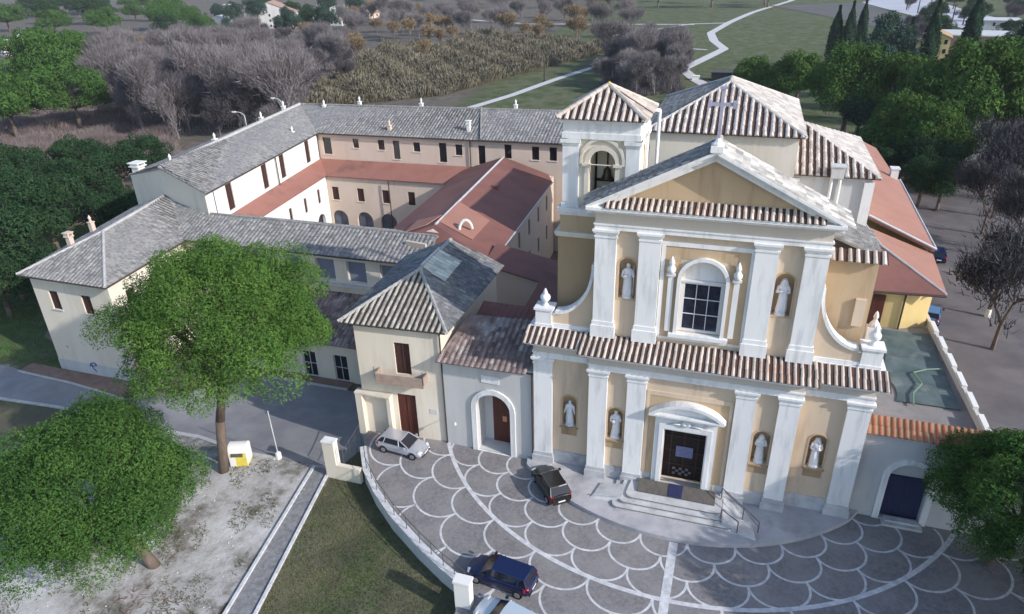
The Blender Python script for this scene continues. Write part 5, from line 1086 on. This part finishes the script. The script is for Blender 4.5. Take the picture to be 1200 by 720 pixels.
def place(src, x, y, s, rz, label=None, group=None, sz=None):
    c = copy_tree(src); c.location = (x, y, H(x, y) - .1); c.rotation_euler = (0, 0, rz); c.scale = (s, s, sz or s)
    if label: c['label'] = label
    if group: c['group'] = group
    return c
tree('stone_pine', 'large round-crowned green pine with bare trunk beside the yellow bin', -23.2, -6.5, 11, 7.9, 7.9, 7.2, 11.7, 230, 1.55, 1500, .088, L_pine, (.34, .26), lean=(1.6, 1.6))
tree('evergreen_tree', 'broad bushy bright green tree standing on pale dirt in the lower left corner', -21.2, -15.8, 27, 6.5, 6.7, 5.9, 5.9, 200, 1.5, 1500, .088, L_pine2, (.34, .25), lean=(-2.9, -.6))
tree('evergreen_tree', 'dark green leafy tree hiding the right end of the garden gate wall', 29.6, -1.4, 31, 5.3, 5.1, 5.1, 5.2, 140, 1.2, 1500, .088, L_pine2, (.3, .2), base=-.3, lean=(1.2, -.5))
shade = tree('evergreen_tree', 'tall leafy evergreen on the piazza outside the right edge of the photo', 38, -13, 41, 5.0, 5.0, 6.5, 9.0, 60, 1.7, 260, .26, L_dark, (.35, .25), base=-.3, group='evergreens shading the piazza from the right')
for i, (x, y, s) in enumerate([(41, -6, 1.0), (36, -20, .95), (44, -26, 1.1), (46, -16, 1.15), (35.5, -7.5, .8), (51, -9, 1.2)]): place(shade, x, y, s, i * 1.3)
# ---- prototypes for the woods
pineP = tree('stone_pine', 'dark green stone pine', 17.5, 121, 51, 6.8, 6.8, 5.0, 6.4, 90, 1.5, 420, .2, L_mid, (.35, .25))
bushP = tree('evergreen_tree', 'dark evergreen', -76, 25, 61, 5.0, 5.0, 4.6, 5.2, 60, 1.3, 400, .18, L_dark, (.3, .2))
blueP = tree('evergreen_tree', 'blue-green conifer', 52, 150, 63, 4.2, 4.2, 6.0, 7.0, 50, 1.4, 340, .2, L_blue, (.3, .2))
brightP = tree('evergreen_tree', 'bright green tree in the middle of the group at the upper left', -210, 160, 66, 6.0, 6.0, 5.0, 4.5, 70, 1.5, 380, .2, L_pine2, (.3, .2), group='bright green trees at the upper left')
def cypress(seed, h=13, r=1.5, n=6500):
    g = np.random.default_rng(seed); t_ = g.uniform(0, 1, n) ** .8; a = g.uniform(0, 2 * math.pi, n); rr = r * np.sin(np.clip(t_ * 1.02 + .06, 0, 1) ** .75 * math.pi) ** .7 * (1 + .15 * np.sin(a * 4 + t_ * 12)) * g.uniform(.72, 1.05, n)
    P = np.stack([rr * np.cos(a), rr * np.sin(a), .6 + t_ * h], 1); N = np.stack([np.cos(a), np.sin(a), np.full(n, .9)], 1); return leafobj('crown', leaves(P, N, .26, seed, .35), L_cyp)
cypP = thing('cypress', 'tall narrow dark cypress', 'tree', (40, 200, 0)); c = cypress(71); c.parent = cypP; mb = MB(); mb.tube((0, 0, -.3), (0, 0, 2), .25, .2); part('trunk', mb, M_bark, cypP, local=True)
def bare(seed, h, spread, n, m, bk, tw=.05, tl=.9, name='bare_tree', label='bare leafless tree', fan=1.0):
    r_ = random.Random(seed); t = thing(name, label, 'tree', (0, 0, 0)); mb = MB(); ends = []
    def grow_(p, d, L, rad, dep):
        q = p + d * L; mb.tube(p, q, rad, rad * .68, 5)
        if dep == 0: ends.append((q, d, L)); return
        for _ in range(r_.choice((2, 3, 3))):
            nd = (d + Vector((r_.uniform(-1, 1), r_.uniform(-1, 1), r_.uniform(-.25, .75))) * .75 * spread).normalized(); grow_(q, nd, L * r_.uniform(.62, .85), rad * .62, dep - 1)
        ends.append((q, d, L))
    grow_(Vector((0, 0, -.3)), Vector((r_.uniform(-.08, .08), r_.uniform(-.08, .08), 1)).normalized(), h * .30, h * .022, 4)
    part('trunk', mb, bk, t, local=True)
    g = np.random.default_rng(seed); V = []
    per_ = max(1, n // len(ends)); E_ = np.array([e[0] for e in ends]); D_ = np.array([e[1] for e in ends])
    P = np.repeat(E_, per_, 0) + g.normal(0, h * .055, (len(E_) * per_, 3)); D = np.repeat(D_, per_, 0) + g.normal(0, .55, (len(P), 3)) + np.array([0, 0, .35]); D /= np.linalg.norm(D, axis=1)[:, None]
    W = np.cross(D, g.normal(0, 1, P.shape)); W /= np.linalg.norm(W, axis=1)[:, None]; L_ = g.uniform(.5, 1.3, (len(P), 1)) * tl
    V = np.stack([P + D * L_, P + W * tw, P - W * tw], 1).reshape(-1, 3); c_ = leafobj('twigs', V, m); c_.parent = t; return t
FPATH = [(470, 150), (520, 135), (560, 124), (600, 112), (650, 94), (690, 81), (716, 73)]
_p = []
for a_ in FPATH:
    d_ = RC @ Vector((a_[0] - 600, -(a_[1] - 360), -819.6)); t_ = (-3.2 - CAM.z) / d_.z; _p.append((CAM.x + d_.x * t_, CAM.y + d_.y * t_))
ribbon('footpath', _p, 2.8, M_path, .12, 120)
bareA = bare(1, 9, 1.0, 7000, L_bare, M_bark2, .032, 1.1); bareB = bare(2, 12, .75, 7000, L_bare, M_bark2, .032, 1.3); bareC = bare(3, 9, 1.1, 7000, L_bared, M_bark2, .036, 1.1); bareD = bare(4, 9, .9, 2600, L_ochre, M_bark2, .09, .8)
strA = bare(9, 9.5, 1.0, 3600, L_street, M_bark, .05, .8, label='dark bare street tree')
def scatter_px(px0, py0, px1, py1, n, seed, zt=-3.2, jitter=True):
    return None
def free(x, y, mrg=3):
    return not ((-61 - mrg < x < 34 + mrg and -30 < y < 66 + mrg and x > -61 - mrg) and not (x > 33 and y > 40))
placed = []
def wood(region, n, protos, smin, smax, label, group, seed, gap=2.5):
    r_ = random.Random(seed); k = 0; tries = 0
    (x0, x1, y0, y1) = region
    while k < n and tries < n * 30:
        tries += 1; px = r_.uniform(x0, x1); py = r_.uniform(y0, y1); x, y = ray_ground(px, py)
        if not free(x, y): continue
        if any((x - a) ** 2 + (y - b) ** 2 < gap * gap for a, b in placed): continue
        placed.append((x, y)); s = r_.uniform(smin, smax); place(r_.choice(protos), x, y, s, r_.uniform(0, 6.28), label, group); k += 1
# right-hand pines and cypresses
for i, (px, py, s, lab) in enumerate([(880, 130, .95, 'low round dark tree at the left end of the pine row, beside the black shed'), (930, 138, 1.1, 'second rounded pine in the row behind the church, next to the low round tree'), (985, 168, 1.45, 'broad stone pine with lit crown right behind the crossing roof'), (1040, 178, 1.35, 'shaded stone pine in the middle of the row, behind the side aisle chimney'), (1120, 205, 1.6, 'wide bright-topped stone pine nearest the street'), (1080, 228, .95, 'low yellowish-green tree beside the side aisle roof'), (1168, 200, 1.35, 'dark stone pine at the right edge beyond the street trees'), (1050, 215, 1.0, 'small dark pine close to the side aisle chimney')]):
    x, y = ray_ground(px, py); place(pineP, x, y, s, i * 1.1, lab, 'stone pines behind the church', s * 1.25); placed.append((x, y))
for px, py, s in ((1062, 232, .95), (1082, 246, .9), (1070, 262, .8), (1092, 268, .8), (1088, 222, 1.1), (1040, 205, 1.1), (1060, 190, 1.3)):
    x, y = ray_ground(px, py); place(bushP, x, y, s, px, 'dark evergreen packed tightly beside the side aisle roof', 'dark evergreens beside the side aisle')
for i, (px, py, s, sz, lab) in enumerate([(973, 78, 1.6, 1.5, 'leftmost cypress of the tight group above the pines'), (988, 79, 1.5, 1.6, 'middle cypress of the tight group above the pines'), (1002, 77, 1.4, 1.65, 'right cypress of the tight group above the pines'), (1055, 95, 1.5, 1.35, 'short cypress between the blue-green conifer and the ochre house'), (1078, 105, 1.6, 1.8, 'tall cypress left of the lit ochre house wall'), (1122, 105, 1.9, 1.9, 'slanting tall cypress right of the lit ochre house wall'), (1182, 122, 1.8, 1.9, 'cypress at the right edge of the photo'), (1199, 128, 1.8, 1.9, 'last cypress cut by the right edge of the photo')]):
    x, y = ray_ground(px, py); place(cypP, x, y, s, i, lab, 'cypresses beyond the pines', sz); placed.append((x, y))
for i, (px, py, s) in enumerate([(1032, 102, 1.7), (1018, 118, 1.3), (1055, 135, 1.2), (1160, 118, 1.1), (1175, 80, 1.0), (1060, 150, 1.1), (1000, 180, 1.0), (1140, 150, 1.1), (1180, 140, 1.2), (1075, 180, 1.0)]):
    x, y = ray_ground(px, py); place(blueP, x, y, s, i, 'dull blue-green conifer among the pines and cypresses', 'blue-green conifers behind the pines'); placed.append((x, y))
wood((1000, 1090, 200, 240), 8, [bushP], .6, .9, 'dark evergreen shrub filling the shade below the stone pines', 'dark shrubs under the pines', 5, 3)
# street trees
place(strA, 37.2, 28.2, 1.15, .3, 'nearest dark bare street tree, right of the terrace'); place(strA, 38.5, 35.5, 1.1, 2.0, 'second dark bare street tree with pale trunk foot')
for i, (px, py) in enumerate([(1150, 275), (1163, 255), (1150, 230), (1175, 225), (1195, 300), (1205, 240), (1190, 205)]):
    x, y = ray_ground(px, py, -.5); place(strA, x, y, 1.1 + .1 * (i % 3), i * .9, 'dark bare street tree farther along the avenue', 'bare trees along the avenue')
m = MB(); m.lathe((38.5, 35.5, -.5), [(.3, 0), (.26, .9)], 8); single('trunk_guard', m, P_bright, 'white band round the foot of the second street tree', 'trunk guard', (38.5, 35.5, -.4))
# left-hand evergreens
for i, (px, py, s, lab) in enumerate([(30, 350, 1.35, 'large dark evergreen at the left edge, beside the corner block'), (70, 300, 1.3, 'dark evergreen just behind the corner block chimney'), (15, 290, 1.3, 'dark evergreen at the left edge above the lawn'), (110, 260, 1.15, 'dark evergreen between corner block and left wing gable'), (50, 255, 1.2, 'dark evergreen in the middle of the left-hand grove'), (150, 235, 1.1, 'greener evergreen beside the left wing gable chimney'), (5, 240, 1.2, 'dark evergreen high on the left edge'), (100, 225, 1.1, 'dark evergreen at the back of the left-hand grove'), (175, 215, 1.0, 'evergreen just beyond the left wing ridge')]):
    x, y = ray_ground(px, py); place(bushP, x, y, s, i, lab, 'dark evergreens left of the convent'); placed.append((x, y))
for i, (px, py, s, lab) in enumerate([(70, 115, 2.1, 'big bright green tree at the upper left'), (95, 100, 1.8, 'bright green tree touching the big one at the upper left'), (25, 118, 1.9, 'bright green tree at the upper left edge'), (130, 95, 1.4, 'smaller green tree right of the bright group'), (60, 85, 1.7, 'green tree behind the bright group'), (95, 150, 1.6, 'lower bright green tree at the foot of the group at the upper left'), (20, 160, 1.6, 'lower bright green tree at the left edge of the photo')]):
    x, y = ray_ground(px, py); c = place(brightP, x, y, s, i, lab, 'bright green trees at the upper left', s * 1.15); placed.append((x, y))
wood((0, 70, 350, 372), 3, [bushP], .8, 1.0, 'dark evergreen bush on the lawn edge by the corner block', 'dark bushes by the lawn', 77, 4)
wood((135, 360, 105, 165), 72, [bareA, bareB, bareC, bareC, bareB], .8, 1.6, 'grey-brown leafless tree in the thicket behind the left wing', 'bare trees behind the left wing', 11, 4)
wood((140, 420, 50, 105), 85, [bareA, bareB, bareC, bareD, bareC], .85, 1.35, 'grey leafless tree in the wood between convent and distant houses', 'bare trees in the middle distance', 12, 6)
wood((705, 795, 68, 112), 40, [bareA, bareB, bareC], .9, 1.35, 'purplish bare tree in the copse behind the bell tower', 'bare trees behind the bell tower', 13, 4)
wood((380, 740, 5, 52), 75, [bareA, bareB, bareD], 1.0, 1.6, 'bare tree in the far wood beyond the reed bed', 'bare trees beyond the reeds', 14, 9)
wood((480, 640, 40, 62), 9, [bareD], .8, 1.2, 'ochre-brown tree standing at the reed bed edge', 'ochre trees by the reeds', 15, 6)
wood((0, 260, 2, 45), 30, [brightP, bushP], 1.4, 2.2, 'distant green tree on the slope at the top left', 'distant green trees at the top left', 16, 16)
wood((250, 420, 25, 60), 16, [bushP, blueP], 1.0, 1.7, 'dark distant evergreen around the far white houses', 'dark trees around the far houses', 17, 10)
wood((1040, 1200, 5, 60), 14, [bareC, bushP], .9, 1.3, 'distant dark tree around the far buildings at the top right', 'distant trees at the top right', 18, 12)
wood((500, 900, 0, 12), 16, [bushP, bareA], 1.5, 2.5, 'tiny tree on the far edge of the meadow', 'trees at the far meadow edge', 19, 20)
for o in (bareA, bareB, bareC, bareD, strA): 
    pass
for o, (px, py), lab in ((bareA, (120, 140), 'grey-brown leafless tree in front of the green trees at the upper left'), (bareB, (205, 150), 'slim pale-trunked bare tree rising left of the street lamps'), (bareC, (150, 118), 'dense dark bare tree right of the bright green group'), (bareD, (500, 75), 'orange-brown tree in the middle of the reed bed edge'), (strA, (1185, 330), 'bare street tree at the right edge of the photo')):
    x, y = ray_ground(px, py); o.location = (x, y, H(x, y) - .1); o['label'] = lab
bushP['label'] = 'dark evergreen nearest the corner block at the left edge'; bushP['group'] = 'dark evergreens left of the convent'
pineP['label'] = 'small stone pine at the left end of the row, behind the crossing roof'; blueP['label'] = 'dull blue-green conifer among the pines and cypresses'; blueP['group'] = 'blue-green conifers behind the pines'
cypP['label'] = 'solitary dark cypress in front of the far buildings at the top right'; x, y = ray_ground(1015, 92); cypP.location = (x, y, H(x, y)); x, y = ray_ground(905, 128); pineP.location = (x, y, H(x, y)); pineP.scale = (.75,) * 3
x, y = ray_ground(1010, 130); blueP.location = (x, y, H(x, y)); bushP.location = (-70, 33, H(-70, 33))

def stuff_blades(name, quad, n, h, w, m, seed, lean=.25):
    g = np.random.default_rng(seed); P = []
    q = [ray_ground(*p) for p in quad]; u = g.uniform(0, 1, (n, 2)); q = np.array(q); X = (q[0] * (1 - u[:, :1]) * (1 - u[:, 1:]) + q[1] * u[:, :1] * (1 - u[:, 1:]) + q[2] * u[:, :1] * u[:, 1:] + q[3] * (1 - u[:, :1]) * u[:, 1:])
    keep = np.array([free(a, b, 1) for a, b in X]); X = X[keep]; k = len(X); clump = .75 + .5 * np.sin(X[:, 0] * .35) * np.sin(X[:, 1] * .28)
    Z = np.array([H(a, b) for a, b in X]); hh = h * g.uniform(.6, 1.15, k) * clump; a = g.uniform(0, math.pi, k); W = np.stack([np.cos(a), np.sin(a), np.zeros(k)], 1) * w; L_ = g.normal(0, lean, (k, 2)) * hh[:, None]
    B = np.stack([X[:, 0], X[:, 1], Z - .2], 1); T = B.copy(); T[:, 0] += L_[:, 0]; T[:, 1] += L_[:, 1]; T[:, 2] += hh
    # wide side at the top: plumes
    V = np.stack([T + W, T - W, B], 1) if name == 'reed_bed' else np.stack([B + W, B - W, T], 1)
    o = leafobj(name, V.reshape(-1, 3), m); o['kind'] = 'stuff'; return o
stuff_blades('reed_bed', [(360, 128), (520, 112), (718, 60), (560, 44)], 110000, 3.9, .13, L_reed, 3)
stuff_blades('reed_bed', [(370, 108), (480, 100), (560, 60), (450, 58)], 40000, 3.4, .13, L_reed, 5)
stuff_blades('thicket', [(0, 235), (225, 190), (180, 150), (0, 175)], 42000, 2.6, .07, L_brush, 7, .5)
stuff_blades('thicket', [(0, 175), (190, 150), (130, 118), (0, 125)], 20000, 2.0, .10, L_brush, 8, .5)
stuff_blades('thicket', [(180, 165), (400, 128), (440, 60), (120, 90)], 30000, 2.2, .10, L_bare, 9, .5)
stuff_blades('thicket', [(705, 118), (800, 110), (790, 60), (715, 66)], 14000, 3.0, .08, L_bared, 10, .4)
# fallen branches on the dirt
g = random.Random(5); mb = MB()
for _ in range(90):
    x = g.uniform(-21.5, -17.5); y = g.uniform(-20.5, -17.5); a = g.uniform(0, 3.14); L_ = g.uniform(.2, .7); z = H(x, y) + .05; mb.tube((x, y, z), (x + math.cos(a) * L_, y + math.sin(a) * L_, z + g.uniform(0, .06)), .016, .007, 4)
o = struct('fallen_twigs', mb, mat('reddish_twigs', (.15, .07, .05), (.22, .11, .08), 2), 'stuff')
g = random.Random(8); mb = MB()
for _ in range(260):
    x = g.uniform(-30, -15.5); y = g.uniform(-21, -4.5); z = H(x, y); r_ = g.uniform(.02, .07)
    if x > -16.2 + (y + 4) * -.17: continue
    mb.lathe((x, y, z - .01), [(r_, 0), (r_ * .8, r_ * .7), (r_ * .2, r_)], 5)
struct('loose_stones', mb, M_curb, 'stuff')
def tuft(name, x0, x1, y0, y1, n, h, m, seed, dens=None):
    g = np.random.default_rng(seed); X = np.stack([g.uniform(x0, x1, n), g.uniform(y0, y1, n)], 1)
    if dens is not None: X = X[np.array([dens(a, b) for a, b in X])]
    k = len(X); Z = np.array([H(a, b) for a, b in X]); a = g.uniform(0, math.pi, k); W = np.stack([np.cos(a), np.sin(a), np.zeros(k)], 1) * .04; hh = h * g.uniform(.4, 1.3, k)
    B = np.stack([X[:, 0], X[:, 1], Z - .02], 1); T = B + np.stack([g.normal(0, .1, k), g.normal(0, .1, k), hh], 1); o = leafobj(name, np.stack([B + W, B - W, T], 1).reshape(-1, 3), m); o['kind'] = 'stuff'
def lawn_ok(x, y):
    if x < -15.0 + (y + 4) * -.2: return False
    for (x0, y0), (x1, y1) in zip(wallcurve, wallcurve[1:]):
        if y1 <= y <= y0: return x < x0 + (x1 - x0) * (y0 - y) / (y0 - y1) - .4
    return y < -5
tuft('lawn_grass', -16, 0, -24, -4.5, 42000, .10, mat('lawn_blades', (.085, .085, .04), (.17, .155, .085), .5, rnd=.3, c3=(.045, .085, .022), s3=.16, t3=(.45, .6), spec=.05), 3, lawn_ok)
tuft('weeds', -34, -15.5, -22, -4.3, 16000, .14, leafmat('weed_blades', (.06, .08, .03), (.13, .13, .06), .3), 9, lambda a, b: a < -16.2 + (b + 4) * -.17 and math.sin(a * .9 + 2) * math.sin(b * .8) + .5 * math.sin(a * 2.3 + b * 1.7) > .35)
tuft('lawn_grass', -75, -50, 4, 30, 26000, .2, leafmat('bright_grass', (.045, .13, .03), (.08, .19, .045), .3), 4)

# ------------------------------------------------------------------ far buildings
def farhouse(px, py, w, d, h, rot, label, wall, roof, cat='house', name='house', flat=False, nw=3):
    x, y = ray_ground(px, py); z = H(x, y); t = thing(name, label, cat, (x, y, z)); t.rotation_euler = (0, 0, rot)
    m = MB(); m.box(-w / 2, w / 2, -d / 2, d / 2, -1, h)
    if not flat: m.hull2([(-w / 2, -d / 2, h), (w / 2, -d / 2, h), (0, -d / 2, h + w * .2)], [(-w / 2, d / 2, h), (w / 2, d / 2, h), (0, d / 2, h + w * .2)])
    part('wall', m, wall, t, local=True)
    m = MB(); g_ = .5
    if flat: m.box(-w / 2 - .3, w / 2 + .3, -d / 2 - .3, d / 2 + .3, h, h + .4)
    else:
        for s_ in (-1, 1): m.hull2([(s_ * (w / 2 + g_), -d / 2 - g_, h - .2), (s_ * (w / 2 + g_), d / 2 + g_, h - .2), (0, d / 2 + g_, h + w * .2 + .05), (0, -d / 2 - g_, h + w * .2 + .05)], [(s_ * (w / 2 + g_), -d / 2 - g_, h + .1), (s_ * (w / 2 + g_), d / 2 + g_, h + .1), (0, d / 2 + g_, h + w * .2 + .35), (0, -d / 2 - g_, h + w * .2 + .35)])
    part('roof', m, roof, t, local=True)
    for fl in range(max(1, int(h / 3))):
        for k in range(nw):
            xx = -w / 2 + w * (k + .5) / nw; m = MB(); m.box(xx - .5, xx + .5, -d / 2 - .05, -d / 2 + .1, 1 + fl * 3, 2.4 + fl * 3); part('window', m, M_glass, t, local=True)
    for k in range(2):
        m = MB(); yy = -d / 2 + d * (k + .5) / 2; m.box(w / 2 - .1, w / 2 + .05, yy - .5, yy + .5, 1.2, 2.6); part('window', m, M_glass, t, local=True)
farhouse(322, 32, 30, 22, 9, R(25), 'large house with reddish roof and pale gable edge in the distance', P_grey, mat('pink_roof', (.36, .22, .17), (.42, .27, .21), .1))
farhouse(262, 38, 9, 9, 8, R(10), 'narrow white house left of the large distant house', P_bright, P_grey)
farhouse(384, 22, 12, 12, 8, R(35), 'white gabled house right of the large distant house', P_bright, P_bright)
farhouse(360, 24, 10, 8, 4, R(5), 'low white house between the two larger distant houses', P_bright, P_grey)
farhouse(415, 12, 14, 9, 4, R(-10), 'small white house with dark roof highest up on the far slope', P_bright, P_grey)
farhouse(430, 22, 18, 9, 3.5, R(-25), 'low distant house with pinkish roof and white verge', P_court, bpy.data.materials['pink_roof'])
farhouse(12, 62, 26, 14, 5, R(-20), 'low white building at the upper left edge of the photo', P_bright, P_bright, 'building', 'building', True)
farhouse(345, 30, 8, 7, 4, R(40), 'tiny white cottage at the foot of the large distant house', P_bright, P_bright)
farhouse(398, 30, 9, 7, 3.5, R(-5), 'small white cottage with reddish roof among the distant trees', P_bright, bpy.data.materials['pink_roof'])
farhouse(35, 55, 16, 8, 4, R(-35), 'white outbuilding right of the low building at the upper left edge', P_bright, P_bright)
farhouse(268, 18, 8, 8, 7, R(0), 'pale stone house behind the narrow white one', P_grey, P_grey)
farhouse(1092, 72, 8, 14, 9, R(-10), 'narrow sunlit ochre and cream house between two cypresses', P_yellow, P_brown)
farhouse(1135, 62, 26, 20, 7, R(-12), 'broad building with grey roof and reddish wall between the tall cypresses', mat('reddish_wall', (.30, .16, .14), (.38, .22, .19), .2), P_grey, 'building', 'building', True, 5)
farhouse(1160, 40, 20, 16, 6, R(-10), 'pale distant building at the top right corner', P_grey, P_grey, 'building', 'building', True)
farhouse(1032, 65, 14, 8, 3, R(-30), 'low stone house behind the blue-green conifer', mat('far_stone', (.25, .18, .13), (.35, .26, .2), .4), mat('far_roof', (.22, .16, .13), (.3, .22, .18), .4), flat=False)
m = MB(); x, y = ray_ground(860, 94); sh = thing('shed', 'low black shed beside the dark round tree behind the crossing roof', 'shed', (x, y, H(x, y))); m.box(-7, 8, -2, 3, -.3, 2.6); part('wall', m, M_black, sh, local=True)
m = MB(); m.box(-7.3, 8.3, -2.3, 3.3, 2.6, 2.8); part('roof', m, M_gut, sh, local=True)
m = MB(); x, y = ray_ground(815, 93); m.box(x - 1, x + 1.2, y - 1, y + 1, H(x, y) - .2, H(x, y) + 1.2); m.box(x - 1.1, x + 1.3, y - 1.1, y + 1.1, H(x, y) + 1.2, H(x, y) + 1.35); single('white_hut', m, P_bright, 'tiny white hut beside the bend of the meadow path', 'hut', (x, y, H(x, y)))
# paved yard of the far car park at the top right
q = [ray_ground(*p) for p in ((1010, 4), (1160, 42), (1210, 30), (1060, -6))]
loft('car_park', [q[0], q[1]], [q[3], q[2]], mat('far_concrete', (.42, .42, .46), (.5, .5, .54), .05), .2, 40, 20)
q = [ray_ground(*p) for p in ((900, 8), (1075, 42), (1140, 45), (1010, 4))]
loft('field', [q[0], q[1]], [q[3], q[2]], mat('dark_field', (.09, .085, .08), (.13, .12, .11), .05), .15, 40, 20)
for i, (px, py) in enumerate([(1062, 12), (1075, 16), (1088, 20), (1102, 24), (1115, 28), (1128, 30)]):
    x, y = ray_ground(px, py); z = H(x, y); m = MB(); m.tube((x, y, z), (x, y, z + 9), .35, .25, 6); m.box(x - 1, x + 1, y - .3, y + .3, z + 9, z + 9.4); single('light_mast', m, M_gut, 'tall dark light mast in the row across the far car park', 'mast', (x, y, z), 'masts in the far car park')
x, y = ray_ground(638, 96); z = H(x, y); m = MB(); m.tube((x, y, z), (x, y, z + 6.5), .28, .2, 6); m.box(x - .35, x + .35, y - .35, y + .35, z, z + .5); single('path_post', m, M_gut, 'dark upright post beside the pale footpath across the green', 'post', (x, y, z))

mb = MB(); mb.box(-1700, 1700, -400, 2700, -8, 60); hz_o = struct('haze', mb, None, 'stuff')
hm = bpy.data.materials.new('haze'); hm.use_nodes = True; nt = hm.node_tree; nt.nodes.remove(nt.nodes['Principled BSDF']); pv = nt.nodes.new('ShaderNodeVolumePrincipled')
pv.inputs['Color'].default_value = (.80, .84, .92, 1); pv.inputs['Density'].default_value = .00011; nt.links.new(pv.outputs[0], nt.nodes['Material Output'].inputs['Volume'])
hz_o.data.materials.clear(); hz_o.data.materials.append(hm)
